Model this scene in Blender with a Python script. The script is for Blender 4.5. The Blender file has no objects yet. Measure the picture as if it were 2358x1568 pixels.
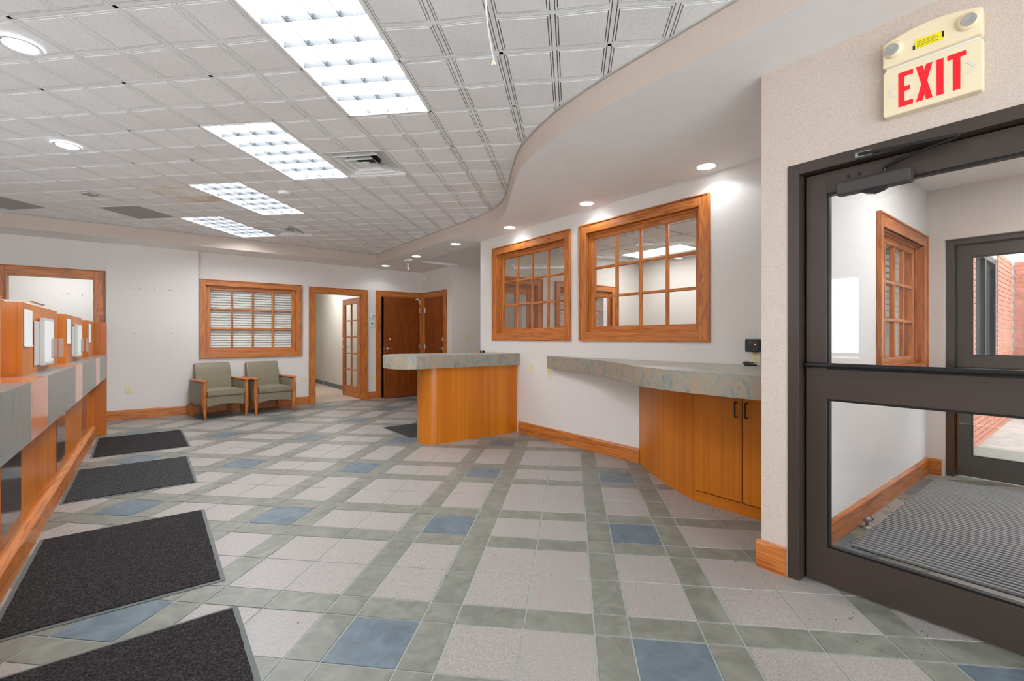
import bpy, bmesh, math, random
from mathutils import Vector, Matrix
random.seed(7)
S = bpy.context.scene
C = S.collection
R = math.radians
SQ = math.sqrt(0.5)

# ------------------------------------------------------------------ camera, world, exposure
HEAD = 45 - 7.25455
cd = bpy.data.cameras.new('camera'); cam = bpy.data.objects.new('camera', cd); C.objects.link(cam)
cam.location = (0, 0, 1.2589); cam.rotation_euler = (R(90), 0, R(-HEAD))
cd.sensor_width = 36; cd.lens = 1068.7 / 2358 * 36; cd.shift_y = -5.8 / 2358; cd.clip_start = 0.02
S.camera = cam
W = bpy.data.worlds.new('World'); S.world = W; W.use_nodes = True
bg = W.node_tree.nodes['Background']; bg.inputs[0].default_value = (0.86, 0.93, 1.0, 1); bg.inputs[1].default_value = 7.0
S.view_settings.view_transform = 'Standard'; S.view_settings.look = 'None'
S.view_settings.gamma = 1.0; S.view_settings.use_curve_mapping = False
S.view_settings.exposure = 0.2
S.cycles.max_bounces = 7; S.cycles.diffuse_bounces = 4; S.cycles.glossy_bounces = 3
S.cycles.use_adaptive_sampling = True; S.cycles.adaptive_threshold = .12
S.cycles.transparent_max_bounces = 12; S.cycles.caustics_reflective = False; S.cycles.caustics_refractive = False
S.cycles.use_denoising = True; S.cycles.use_light_tree = False; S.cycles.sample_clamp_indirect = 6
TROFFER = 21.0; SPOT = 8.0

# ------------------------------------------------------------------ materials
def lin(c):
    return tuple((v/255/12.92 if v/255 <= .04045 else ((v/255+.055)/1.055)**2.4) for v in c) + (1,)
M = {}
def base(name, col, rough=.5, metal=0, spec=.5, coat=0):
    m = bpy.data.materials.new(name); m.use_nodes = True
    nt = m.node_tree; b = nt.nodes['Principled BSDF']
    b.inputs['Base Color'].default_value = lin(col); b.inputs['Roughness'].default_value = rough
    b.inputs['Metallic'].default_value = metal; b.inputs['Specular IOR Level'].default_value = spec
    b.inputs['Coat Weight'].default_value = coat
    M[name] = m; return m, nt, b
def coords(nt, scale, jitter=True):
    tc = nt.nodes.new('ShaderNodeTexCoord'); mp = nt.nodes.new('ShaderNodeMapping')
    mp.inputs['Scale'].default_value = scale
    if jitter:
        oi = nt.nodes.new('ShaderNodeObjectInfo'); mu = nt.nodes.new('ShaderNodeMath'); mu.operation = 'MULTIPLY'; mu.inputs[1].default_value = 37
        nt.links.new(oi.outputs['Random'], mu.inputs[0])
        ad = nt.nodes.new('ShaderNodeVectorMath'); ad.operation = 'ADD'
        nt.links.new(tc.outputs['Object'], ad.inputs[0]); nt.links.new(mu.outputs[0], ad.inputs[1])
        nt.links.new(ad.outputs[0], mp.inputs[0])
    else:
        nt.links.new(tc.outputs['Object'], mp.inputs[0])
    return mp.outputs[0]
def noise(nt, vec, scale, detail=3, rough=.5, dist=0):
    n = nt.nodes.new('ShaderNodeTexNoise'); n.inputs['Scale'].default_value = scale; n.inputs['Detail'].default_value = detail
    n.inputs['Roughness'].default_value = rough; n.inputs['Distortion'].default_value = dist
    nt.links.new(vec, n.inputs['Vector']); return n.outputs['Fac']
def ramp(nt, fac, stops):
    r = nt.nodes.new('ShaderNodeValToRGB'); e = r.color_ramp.elements
    while len(e) < len(stops): e.new(.5)
    for k, (p, c) in enumerate(stops): e[k].position = p; e[k].color = lin(c)
    nt.links.new(fac, r.inputs[0]); return r.outputs[0]
def mix(nt, fac, a, b, mode='MIX'):
    m = nt.nodes.new('ShaderNodeMix'); m.data_type = 'RGBA'; m.blend_type = mode
    if isinstance(fac, (int, float)): m.inputs[0].default_value = fac
    else: nt.links.new(fac, m.inputs[0])
    nt.links.new(a, m.inputs[6]); nt.links.new(b, m.inputs[7]); return m.outputs[2]
def bump(nt, b, h, strength, dist=.002):
    n = nt.nodes.new('ShaderNodeBump'); n.inputs['Strength'].default_value = strength; n.inputs['Distance'].default_value = dist
    nt.links.new(h, n.inputs['Height']); nt.links.new(n.outputs[0], b.inputs['Normal'])
def speck(name, stops, scale, rough=.6, bumpy=0, detail=2, scl=(1, 1, 1), jitter=True, spec=.5, dist=0, coat=0):
    m, nt, b = base(name, stops[0][1], rough, spec=spec, coat=coat)
    f = noise(nt, coords(nt, scl, jitter), scale, detail, .6, dist)
    nt.links.new(ramp(nt, f, stops), b.inputs['Base Color'])
    if bumpy: bump(nt, b, f, bumpy)
    return m
def wood(name, light, dark, axis, rough=.38, coarse=7, fine=60, contrast=.55, spec=.5):
    m, nt, b = base(name, light, rough, spec=spec)
    sc = [1, 1, 1]; sc['xyz'.index(axis)] = .07
    v = coords(nt, sc)
    big = noise(nt, v, coarse, 3, .5, 1.6)
    w = nt.nodes.new('ShaderNodeMath'); w.operation = 'SINE'
    mu = nt.nodes.new('ShaderNodeMath'); mu.operation = 'MULTIPLY'; mu.inputs[1].default_value = 46
    nt.links.new(big, mu.inputs[0]); nt.links.new(mu.outputs[0], w.inputs[0])
    mr = nt.nodes.new('ShaderNodeMapRange'); mr.inputs[1].default_value = -1; mr.inputs[2].default_value = 1
    nt.links.new(w.outputs[0], mr.inputs[0])
    fn = noise(nt, v, fine, 3, .6)
    c1 = ramp(nt, mr.outputs[0], [(.0, dark), (.45, light), (1, light)])
    c2 = ramp(nt, fn, [(.36, dark), (.62, light)])
    nt.links.new(mix(nt, contrast, c2, c1), b.inputs['Base Color'])
    bump(nt, b, fn, .08, .001)
    return m
def streak(name, light, dark, axis, rough=.35, scale=26):
    m, nt, b = base(name, light, rough)
    sc = [1, 1, 1]; sc['xyz'.index(axis)] = .015
    v = coords(nt, sc)
    f = noise(nt, v, scale, 4, .65); g = noise(nt, v, 4, 2, .5)
    a = nt.nodes.new('ShaderNodeMath'); a.operation = 'ADD'; nt.links.new(f, a.inputs[0]); nt.links.new(g, a.inputs[1])
    h = nt.nodes.new('ShaderNodeMath'); h.operation = 'MULTIPLY'; h.inputs[1].default_value = .5; nt.links.new(a.outputs[0], h.inputs[0])
    nt.links.new(ramp(nt, h.outputs[0], [(.36, dark), (.62, light)]), b.inputs['Base Color'])
    return m
def emit(name, col, strength):
    m = bpy.data.materials.new(name); m.use_nodes = True; nt = m.node_tree; nt.nodes.clear()
    e = nt.nodes.new('ShaderNodeEmission'); e.inputs[0].default_value = lin(col); e.inputs[1].default_value = strength
    o = nt.nodes.new('ShaderNodeOutputMaterial'); nt.links.new(e.outputs[0], o.inputs[0]); M[name] = m; return m
def glassy(name, tint=(253, 253, 253), ior=1.5):
    m = bpy.data.materials.new(name); m.use_nodes = True; nt = m.node_tree; nt.nodes.clear()
    t = nt.nodes.new('ShaderNodeBsdfTransparent'); t.inputs[0].default_value = lin(tint)
    g = nt.nodes.new('ShaderNodeBsdfGlossy'); g.inputs['Roughness'].default_value = .01
    f = nt.nodes.new('ShaderNodeFresnel'); f.inputs[0].default_value = ior
    ge = nt.nodes.new('ShaderNodeNewGeometry'); mr = nt.nodes.new('ShaderNodeMapRange'); mr.inputs[3].default_value = ior; mr.inputs[4].default_value = 1/ior
    nt.links.new(ge.outputs['Backfacing'], mr.inputs[0]); nt.links.new(mr.outputs[0], f.inputs[0])      # same reflectance on both faces of the sheet
    x = nt.nodes.new('ShaderNodeMixShader'); o = nt.nodes.new('ShaderNodeOutputMaterial')
    nt.links.new(f.outputs[0], x.inputs[0]); nt.links.new(t.outputs[0], x.inputs[1]); nt.links.new(g.outputs[0], x.inputs[2]); nt.links.new(x.outputs[0], o.inputs[0])
    M[name] = m; return m

speck('wallpaper', [(.3, (216, 208, 201)), (.7, (229, 221, 214))], 240, .85, 0, 2, jitter=False)
speck('wall_tan', [(.3, (212, 206, 196)), (.7, (222, 216, 206))], 200, .85, 0, 2, jitter=False)
speck('wall_light', [(.3, (226, 224, 222)), (.7, (234, 232, 230))], 90, .85, 0, 2, jitter=False)
speck('soffit_paint', [(.3, (244, 241, 239)), (.7, (247, 244, 242))], 12, .8, 0, 2, jitter=False)
speck('acoustic', [(.30, (222, 221, 220)), (.48, (243, 242, 241)), (1, (248, 247, 246))], 170, .95, 0, 2)
speck('acoustic_stain', [(.36, (243, 241, 239)), (.5, (236, 226, 210)), (.62, (222, 200, 168)), (.7, (243, 241, 239))], 3.2, .95, 0, 4, dist=.7)
speck('taupe', [(.3, (196, 179, 166)), (.7, (208, 191, 178))], 160, .85, 0, 2, jitter=False)  # taupe fascia, deepened and warmed: warm bounce light is put into the colour
speck('wallcover_tan_bounce', [(.3, (192, 174, 160)), (.5, (204, 187, 174)), (.7, (213, 197, 184))], 190, .85, 0, 2, jitter=False)  # tan wallpaper with warm bounce painted in, darkened against the added window's daylight
base('grid_white', (238, 237, 235), .5)
speck('groove_dust_shade', [(.35, (138, 134, 130)), (.65, (176, 172, 168))], 60, .95, 0, 4)  # dust and the shade of the slots are both put into this colour
base('trim_grey', (176, 174, 168), .5)
for a in 'xyz':
    wood('oak_'+a, (205, 124, 56), (150, 78, 28), a)
    streak('laminate_'+a, (208, 122, 22), (178, 92, 8), a)
wood('door_wood', (150, 76, 24), (106, 46, 12), 'z', .32, 5, 45, .45)
speck('stone_laminate', [(.28, (104, 112, 116)), (.40, (130, 132, 126)), (.5, (148, 144, 130)), (.58, (168, 138, 112)), (.66, (138, 140, 132)), (.8, (166, 160, 142))], 19, .38, 0, 10, (1, 1, .6), False, dist=.9)
speck('stone_top', [(.3, (150, 150, 142)), (.55, (172, 168, 156)), (.75, (168, 150, 132))], 5, .3, 0, 5, (1, 1, 1), False, dist=1.0)
speck('counter_stone', [(.34, (114, 124, 126)), (.45, (140, 138, 130)), (.53, (134, 136, 132)), (.6, (156, 139, 122)), (.7, (130, 138, 138))], 16, .34, 0, 7, (1, 1.6, .35), False, dist=.6)
speck('copper_laminate', [(.3, (217, 139, 105)), (.7, (221, 145, 111))], 6, .16, 0, 2, coat=.4)
speck('dark_laminate', [(.35, (70, 56, 50)), (.65, (88, 70, 62))], 40, .14, 0, 3, (1, 1, .1), coat=.4)
speck('tile_pink', [(.32, (133, 126, 120)), (.5, (155, 148, 142)), (.75, (174, 168, 162))], 210, .42, 0, 2)
speck('tile_slate', [(.3, (106, 106, 97)), (.5, (120, 120, 110)), (.72, (136, 136, 125))], 9, .42, .25, 6, dist=.8)
speck('tile_blue', [(.3, (82, 94, 102)), (.5, (95, 108, 116)), (.72, (109, 122, 129))], 9, .42, .2, 6, dist=.8)
speck('grout', [(.3, (146, 150, 143)), (.7, (161, 165, 158))], 30, .8)
speck('mat_pile', [(.3, (24, 22, 23)), (.5, (46, 43, 43)), (.75, (84, 79, 76))], 130, 1.0, .6, 3, spec=.1)
speck('mat_pile_worn', [(.3, (34, 34, 35)), (.5, (56, 56, 56)), (.75, (92, 92, 90))], 110, 1.0, .6, 3, spec=.1)
base('mat_rubber', (92, 96, 92), .6)
speck('vinyl', [(.3, (124, 115, 94)), (.7, (138, 128, 106))], 300, .42, .06, 2)
base('bronze', (68, 57, 50), .42, .2)
base('bronze_dark', (30, 29, 30), .4, .3)
base('closer_grey', (66, 61, 58), .6, .1)
base('steel', (198, 198, 196), .28, .9)
base('aluminium', (168, 172, 172), .35, .8)
base('ivory', (224, 214, 164), .4)
base('sign_cream', (240, 222, 186), .45)
base('sign_chevron', (226, 216, 196), .5)
base('white_plastic', (236, 236, 232), .4)
base('grey_plastic', (202, 202, 194), .4)
base('paper', (236, 238, 234), .8)
base('black', (20, 20, 21), .45)
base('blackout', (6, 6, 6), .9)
base('rubber', (60, 66, 70), .7)
base('cove_base', (104, 116, 118), .6)
base('lcd', (150, 168, 140), .3)
base('yellow_label', (246, 226, 20), .5)
base('fob_red', (86, 34, 24), .4)
base('white_paint', (240, 240, 238), .6)
base('slat', (240, 236, 226), .6)
base('dark_glass', (70, 76, 78), .1)
emit('exit_red', (255, 40, 48), 1.5)
emit('led', (255, 110, 20), 3)
emit('lamp_panel', (242, 248, 255), TROFFER)
emit('lamp_disc', (240, 247, 255), 14)
emit('office_panel', (248, 250, 255), 13); emit('dim_panel', (252, 250, 248), 11); emit('passage_panel', (255, 250, 242), 4); emit('bright_panel', (250, 251, 252), 15)
glassy('glass'); glassy('acrylic', (252, 252, 252), 1.15)
speck('louver', [(.3, (42, 44, 46)), (.7, (50, 52, 54))], 8, .6)
speck('carpet', [(.3, (178, 158, 140)), (.7, (206, 188, 170))], 160, 1, .4, 3, jitter=False)
speck('brick_red', [(.3, (158, 98, 78)), (.7, (192, 132, 108))], 20, .9, .2, 4)
base('mortar', (206, 200, 192), .95)
speck('concrete', [(.3, (176, 176, 168)), (.7, (206, 204, 196))], 6, .9, .1, 5, jitter=False)
speck('entry_rib', [(.3, (136, 138, 140)), (.7, (160, 162, 164))], 60, .8, .2, 3)
base('entry_groove', (58, 60, 62), .9)
base('dirt', (44, 38, 34), .9)

# ------------------------------------------------------------------ mesh helpers
WL = {}
class MB:
    def __init__(s): s.v = []; s.f = []
    def quad(s, *p):
        n = len(s.v); s.v += [tuple(q) for q in p]; s.f.append(tuple(range(n, n+len(p)))); return s
    def box(s, x0, x1, y0, y1, z0, z1):
        if x0 > x1: x0, x1 = x1, x0
        if y0 > y1: y0, y1 = y1, y0
        if z0 > z1: z0, z1 = z1, z0
        n = len(s.v); s.v += [(x, y, z) for z in (z0, z1) for y in (y0, y1) for x in (x0, x1)]
        s.f += [tuple(n+i for i in q) for q in ((0, 2, 3, 1), (4, 5, 7, 6), (0, 1, 5, 4), (2, 6, 7, 3), (0, 4, 6, 2), (1, 3, 7, 5))]; return s
    def prism(s, poly, a0, a1, axis='z'):
        n = len(s.v); k = len(poly)
        def put(p, a): return {'z': (p[0], p[1], a), 'y': (p[0], a, p[1]), 'x': (a, p[0], p[1])}[axis]
        s.v += [put(p, a0) for p in poly] + [put(p, a1) for p in poly]
        s.f.append(tuple(n+k-1-i for i in range(k))); s.f.append(tuple(n+k+i for i in range(k)))
        for i in range(k): j = (i+1) % k; s.f.append((n+i, n+j, n+k+j, n+k+i))
        return s
    def tube(s, path, r, n=8):
        path = [Vector(p) for p in path]; rs = r if isinstance(r, (list, tuple)) else [r]*len(path); st = len(s.v)
        for i, p in enumerate(path):
            d = (path[min(i+1, len(path)-1)] - path[max(i-1, 0)]).normalized()
            u = d.cross(Vector((0, 0, 1))) if abs(d.z) < .8 else d.cross(Vector((0, 1, 0)))
            u.normalize(); w = d.cross(u)
            for k in range(n):
                a = 2*math.pi*k/n; s.v.append(tuple(p + (u*math.cos(a) + w*math.sin(a))*rs[i]))
        for i in range(len(path)-1):
            for k in range(n):
                a = st+i*n+k; b = st+i*n+(k+1) % n; s.f.append((a, b, b+n, a+n))
        s.f.append(tuple(st+k for k in range(n-1, -1, -1))); e = st+(len(path)-1)*n; s.f.append(tuple(e+k for k in range(n))); return s
    def lathe(s, prof, c, n=20, axis='z'):
        path = []; st = len(s.v)
        for r, h in prof:
            for k in range(n):
                a = 2*math.pi*k/n; x, y = r*math.cos(a), r*math.sin(a)
                o = {'z': (x, y, h), 'x': (h, x, y), 'y': (y, h, x)}[axis]; s.v.append((c[0]+o[0], c[1]+o[1], c[2]+o[2]))
        for i in range(len(prof)-1):
            for k in range(n):
                a = st+i*n+k; b = st+i*n+(k+1) % n; s.f.append((a, b, b+n, a+n))
        s.f.append(tuple(st+k for k in range(n-1, -1, -1))); e = st+(len(prof)-1)*n; s.f.append(tuple(e+k for k in range(n))); return s
    def build(s, name, mat, parent=None, bevel=0, smooth=False, segs=2, origin=None):
        vs = [Vector(v) for v in s.v]
        lo = Vector([min(v[i] for v in vs) for i in range(3)]); hi = Vector([max(v[i] for v in vs) for i in range(3)])
        c = Vector(((lo.x+hi.x)/2, (lo.y+hi.y)/2, lo.z)) if origin is None else Vector(origin)
        me = bpy.data.meshes.new(name); me.from_pydata([tuple(v-c) for v in vs], [], s.f); me.validate(); me.update()
        b = bmesh.new(); b.from_mesh(me); bmesh.ops.recalc_face_normals(b, faces=b.faces); b.to_mesh(me); b.free()
        if isinstance(mat, str): mat = M[mat]
        me.materials.append(mat)
        o = bpy.data.objects.new(name, me); C.objects.link(o); WL[o] = c
        o.location = c
        if parent is not None: o.parent = parent; o.location = c - WL[parent]
        if smooth:
            me.polygons.foreach_set('use_smooth', [True]*len(me.polygons)); me.set_sharp_from_angle(angle=R(40))
        if bevel:
            md = o.modifiers.new('bevel', 'BEVEL'); md.width = bevel; md.segments = segs; md.limit_method = 'ANGLE'; md.angle_limit = R(40)
        return o
def tag(o, label, cat=None, group=None, kind=None):
    o['label'] = label
    if cat: o['category'] = cat
    if group: o['group'] = group
    if kind: o['kind'] = kind
    return o
def thing(name, label, cat, loc, rotz=0, group=None, kind=None):
    o = bpy.data.objects.new(name, None); C.objects.link(o); o.empty_display_size = .1
    o.location = loc; o.rotation_euler = (0, 0, R(rotz)); WL[o] = Vector((0, 0, 0)) if True else None
    tag(o, label, cat, group, kind); return o      # children of a thing are built in its local coordinates
def bx(parent, name, mat, b, bevel=0, **k): return MB().box(*b).build(name, mat, parent, bevel, **k)
def copy_tree(o, parent=None):
    c = o.copy(); C.objects.link(c); c.parent = parent; WL[c] = WL.get(o, Vector())
    for ch in list(o.children): copy_tree(ch, c)
    return c
def struct(name, mb, mat, label, cat, bevel=0): 
    o = mb.build(name, mat, None, bevel); tag(o, label, cat, None, 'structure'); return o

# ------------------------------------------------------------------ main dimensions
ZC = 2.889; ZS = 2.70; XR = 3.87; XE = 2.65; YB = 9.37; YP = 9.31; YE = 5.77; YV = 1.055; YW = 1.18; XA = 4.72; YA = 8.05
HC = .3048

# ------------------------------------------------------------------ floor and its tiles
floor = struct('floor', MB().box(-4, 7.6, -2.6, 14.2, -.06, -.003), 'grout', 'tiled lobby floor with a plaid of pinkish, slate green and blue tiles', 'floor')
U6 = .1524; CU = -.65333; CV = -10.10541
def uv(u, v):
    a = (u-CU)*U6; b = (v-CV)*U6; return ((a+b)*SQ, (b-a)*SQ)
def px(x, y, z):
    A = R(HEAD); f = x*math.sin(A)+y*math.cos(A); r = x*math.cos(A)-y*math.sin(A)
    if f < .05: return None
    return (1179+1068.7*r/f, 778.2-1068.7*(z-1.2589)/f, f)
cols = [(0, 1, 's'), (1, 3, 'n'), (3, 4, 's'), (4, 6, 'w'), (6, 8, 'w')]
tiles = []
for iu in range(-12, 8):
    for iv in range(-4, 12):
        for (a0, a1, ka) in cols:
            for (b0, b1, kb) in cols:
                kind = 'tile_slate' if 's' in (ka, kb) else ('tile_blue' if ka == 'n' and kb == 'n' else 'tile_pink')
                u0, u1, v0, v1 = iu*8+a0, iu*8+a1, iv*8+b0, iv*8+b1
                x, y = uv((u0+u1)/2, (v0+v1)/2)
                ok = (-.75 < x < 3.95 and .15 < y < 9.5) or (3.8 < x < 4.8 and 5.8 < y < 9.4) or (2.6 < x < 5.9 and .0 < y < 1.15) or (4.7 < x < 6.4 and 5.8 < y < 8.0)
                if not ok: continue
                p = px(x, y, 0); area = 0
                if p and -60 < p[0] < 2420 and p[1] < 1640:
                    hid = (x < -.58) or (x > 3.86 and 1.1 < y < 5.8) or (x > 3.3 and 1.15 < y < 2.0)
                    area = (u1-u0)*(v1-v0) / p[2]**3 * (0 if hid else 1)
                tiles.append((area, x, y, u1-u0, v1-v0, kind))
tiles.sort(key=lambda t: -t[0])
tmesh = {}
def tile_mesh(w, h, kind):
    if (w, h, kind) in tmesh: return tmesh[(w, h, kind)]
    a = w*U6/2-.0028; b = h*U6/2-.0028; e = .0022
    vs = [(-a, -b, -.006), (a, -b, -.006), (a, b, -.006), (-a, b, -.006), (-a+e, -b+e, 0), (a-e, -b+e, 0), (a-e, b-e, 0), (-a+e, b-e, 0)]
    me = bpy.data.meshes.new('floor_tile'); me.from_pydata(vs, [], [(4, 5, 6, 7), (0, 1, 5, 4), (1, 2, 6, 5), (2, 3, 7, 6), (3, 0, 4, 7)]); me.materials.append(M[kind])
    tmesh[(w, h, kind)] = me; return me
rest = {}
for k, (ar, x, y, w, h, kind) in enumerate(tiles):
    if k < 300 and ar > 0:
        o = bpy.data.objects.new('floor_tile', tile_mesh(w, h, kind)); C.objects.link(o); o.parent = floor
        o.location = Vector((x, y, 0)) - WL[floor]; o.rotation_euler = (0, 0, R(-45))
    else: rest.setdefault(kind, []).append((x, y, w, h))
rv, rf, rm = [], [], []
kinds = list(rest)
for mi, kind in enumerate(kinds):
    for (x, y, w, h) in rest[kind]:
        a = w*U6/2-.0028; b = h*U6/2-.0028; n = len(rv)
        for (p, q) in ((-a, -b), (a, -b), (a, b), (-a, b)): rv.append((x+(p+q)*SQ, y+(q-p)*SQ, 0))
        for (p, q) in ((-a, -b), (a, -b), (a, b), (-a, b)): rv.append((x+(p+q)*SQ, y+(q-p)*SQ, -.006))
        rf += [(n, n+1, n+2, n+3)] + [(n+4+i, n+4+(i+1) % 4, n+(i+1) % 4, n+i) for i in range(4)]; rm += [mi]*5
me = bpy.data.meshes.new('distant_floor_tiles'); me.from_pydata(rv, [], rf)
for kind in kinds: me.materials.append(M[kind])
me.polygons.foreach_set('material_index', rm)
o = bpy.data.objects.new('distant_floor_tiles', me); C.objects.link(o); o.parent = floor; o.location = -WL[floor]; o['kind'] = 'stuff'

# ------------------------------------------------------------------ ceiling: tiles, bars
curve = [(3.45, 8.76), (3.44, 8.0), (3.43, 7.0), (3.44, 6.0), (3.45, 5.5), (3.43, 5.1), (3.40, 4.82), (3.33, 4.55), (3.22, 4.3), (3.09, 4.08), (2.86, 3.72), (2.64, 3.37), (2.47, 3.06), (2.365, 2.75), (2.29, 2.45), (2.25, 2.15), (2.23, 1.85), (2.225, 1.5), (2.22, 1.0), (2.22, 0), (2.22, -2.6)]
def smooth_curve(pts, n=4):
    out = []
    for i in range(len(pts)-1):
        p0 = Vector(pts[max(i-1, 0)]); p1 = Vector(pts[i]); p2 = Vector(pts[i+1]); p3 = Vector(pts[min(i+2, len(pts)-1)])
        for k in range(n):
            t = k/n; out.append(tuple(.5*((2*p1)+(p2-p0)*t+(2*p0-5*p1+4*p2-p3)*t*t+(3*p1-p0-3*p2+p3)*t**3)))
    return out + [pts[-1]]
cs = smooth_curve(curve)
def cx(y):
    for a, b in zip(cs, cs[1:]):
        if b[1] <= y <= a[1]: return a[0] + (b[0]-a[0])*((a[1]-y)/max(a[1]-b[1], 1e-6))
    return 3.45 if y > 8 else 2.22
ceiling = struct('ceiling', MB().box(-4, 4.0, -2.6, 9.4, ZC+.06, ZC+.1), 'grid_white', 'suspended ceiling of white scored acoustic tiles over the lobby', 'ceiling')
UU0 = -1.00677; VV0 = 3.23965; G = .6096
def cuv(a, b): u = UU0+a*G; v = VV0+b*G; return ((u+v)*SQ, (v-u)*SQ)
fix = {}
for a, b in ((-1, -2), (-1, -1), (-3, 0), (-3, 1), (-5, 2), (-5, 3), (-7, 4), (-7, 5)): fix[(a, b)] = 'troffer'
for a, b in ((-2, 1), (-6, 5), (-8, 3), (-10, 2)): fix[(a, b)] = 'vent'
def inside(x, y, m=0): return -3.9 < x < cx(min(max(y, -2.5), 8.75))+m and -2.55 < y < 8.76+m
# tile: four raised panels, stepped edges, slightly sagging
def ceiling_tile_mesh(mat):
    """backing toned for dust and slot shade, scored centre cross, and four panels each inside a rim, all parted by narrow slots"""
    mb = MB(); h = G/2; mi = []
    def sag(x, y): return -.008*(1-(x/h)**2)*(1-(y/h)**2)
    def pad(x0, x1, y0, y1, z, zb=None):
        c = ((x0, y0), (x0, y1), (x1, y1), (x1, y0)); n = len(mb.v)
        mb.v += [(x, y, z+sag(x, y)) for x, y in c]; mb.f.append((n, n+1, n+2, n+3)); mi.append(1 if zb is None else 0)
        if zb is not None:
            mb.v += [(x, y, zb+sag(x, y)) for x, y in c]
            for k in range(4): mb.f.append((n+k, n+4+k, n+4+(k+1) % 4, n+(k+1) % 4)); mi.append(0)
    for sx in (-1, 1):
        for sy in (-1, 1):
            def q(a0, a1, b0, b1, z, zb=.012):
                xs = sorted((sx*a0, sx*a1)); ys = sorted((sy*b0, sy*b1)); pad(xs[0], xs[1], ys[0], ys[1], z, zb)
            q(0, h-.004, 0, h-.004, .012, None)
            q(0, .0095, 0, h-.016, .001); q(.0095, h-.016, 0, .0095, .001)
            a, b, w = .0155, h-.0165, .008
            q(a, b, a, a+w, .0005); q(a, b, b-w, b, .0005); q(a, a+w, a+w, b-w, .0005); q(b-w, b, a+w, b-w, .0005)
            q(a+w+.0055, b-w-.0055, a+w+.0055, b-w-.0055, -.001)
    me = bpy.data.meshes.new('ceiling_tile'); me.from_pydata(mb.v, [], mb.f); me.materials.append(M[mat]); me.materials.append(M['groove_dust_shade'])
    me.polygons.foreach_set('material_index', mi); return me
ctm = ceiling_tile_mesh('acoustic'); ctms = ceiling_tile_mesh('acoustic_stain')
for a in range(-16, 8):
    for b in range(-10, 14):
        if (a, b) in fix: continue
        x, y = cuv(a+.5, b+.5)
        if not inside(x, y, .42): continue
        if not (x > -3.85 and y > -.6): continue
        o = bpy.data.objects.new('ceiling_tile', ctms if (a, b) == (-6, 2) else ctm); C.objects.link(o); o.parent = ceiling
        o.location = Vector((x, y, ZC)) - WL[ceiling]; o.rotation_euler = (R(random.uniform(-.15, .15)), R(random.uniform(-.15, .15)), R(-45))
def bar(p, q):
    mb = MB(); p = Vector(p); q = Vector(q); d = (q-p).normalized(); n = Vector((-d.y, d.x))*.0105
    poly = [p+n, p-n, q-n, q+n]; mb.prism([tuple(v) for v in poly], ZC+.0005, ZC+.013); return mb.build('ceiling_bar', 'grid_white', ceiling)
def span(fn, t0, t1, blocked):
    run = None; t = t0; out = []
    while t <= t1:
        x, y = fn(t); ok = inside(x, y, .15) and x > -3.95 and y > -.7
        if ok and run is None: run = t
        if not ok and run is not None: out.append((run, t-.05)); run = None
        t += .05
    if run is not None: out.append((run, t1))
    return out
for a in range(-16, 8):
    for t0, t1 in span(lambda t: cuv(a, t), -10, 14, None):
        # leave out the piece inside a troffer (none: bars run on cell edges)
        bar(cuv(a, t0), cuv(a, t1))
for b in range(-10, 14):
    for t0, t1 in span(lambda t: cuv(t, b), -16, 8, None):
        cuts = sorted(a for (a, bb) in fix if fix[(a, bb)] == 'troffer' and bb == b and (a, b-1) in fix)
        segs = []; s0 = t0
        for a in cuts:
            if t0 < a+.5 < t1: segs.append((s0, a)); s0 = a+1
        segs.append((s0, t1))
        for s0, s1 in segs:
            if s1-s0 > .05: bar(cuv(s0, b), cuv(s1, b))

# soffit
sof = MB()
n0 = len(sof.v)
for (x, y) in cs: sof.v += [(x, y, ZS), (x, y, ZC+.065)]
for i in range(len(cs)-1): a = n0+2*i; sof.f.append((a, a+2, a+3, a+1))
sof.quad((-4, 8.76, ZS), (3.45, 8.76, ZS), (3.45, 8.76, ZC+.065), (-4, 8.76, ZC+.065))
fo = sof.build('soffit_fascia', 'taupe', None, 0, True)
under = MB(); poly = [(-4, 8.76)] + cs + [(2.79, -2.6), (2.79, 1.12), (4.0, 1.12), (4.0, YA), (4.85, YA), (4.85, 9.5), (-4, 9.5)]
b = bmesh.new(); vs = [b.verts.new((x, y, ZS)) for x, y in poly]; ed = [b.edges.new((vs[i], vs[(i+1) % len(vs)])) for i in range(len(vs))]
bmesh.ops.triangle_fill(b, edges=ed, use_beauty=True); me = bpy.data.meshes.new('soffit'); b.to_mesh(me); b.free(); me.materials.append(M['soffit_paint'])
soffit = bpy.data.objects.new('soffit', me); C.objects.link(soffit); WL[soffit] = Vector()
tag(soffit, 'lowered white soffit with a wavy edge along the windowed wall', 'soffit', None, 'structure')
fo.parent = soffit; fo.name = 'fascia'; fo['label'] = 'curved taupe fascia of the soffit'
MB().box(3.985, 4.0, YE-.05, YA, ZS-.0005, 2.80).box(3.985, 4.86, YA, YA+.02, ZS-.0005, 2.80).box(4.0, 7.0, YE-.04, YE-.001, ZS+.02, 2.80).build('soffit_lip', 'soffit_paint', soffit)
tr = MB()
path = [(-4, 8.75)] + [(x-.008, y-.006) for x, y in cs]
tr.tube([(x, y, ZC-.004) for x, y in path], .009, 6); tr.build('edge_trim', 'trim_grey', soffit)

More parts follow.
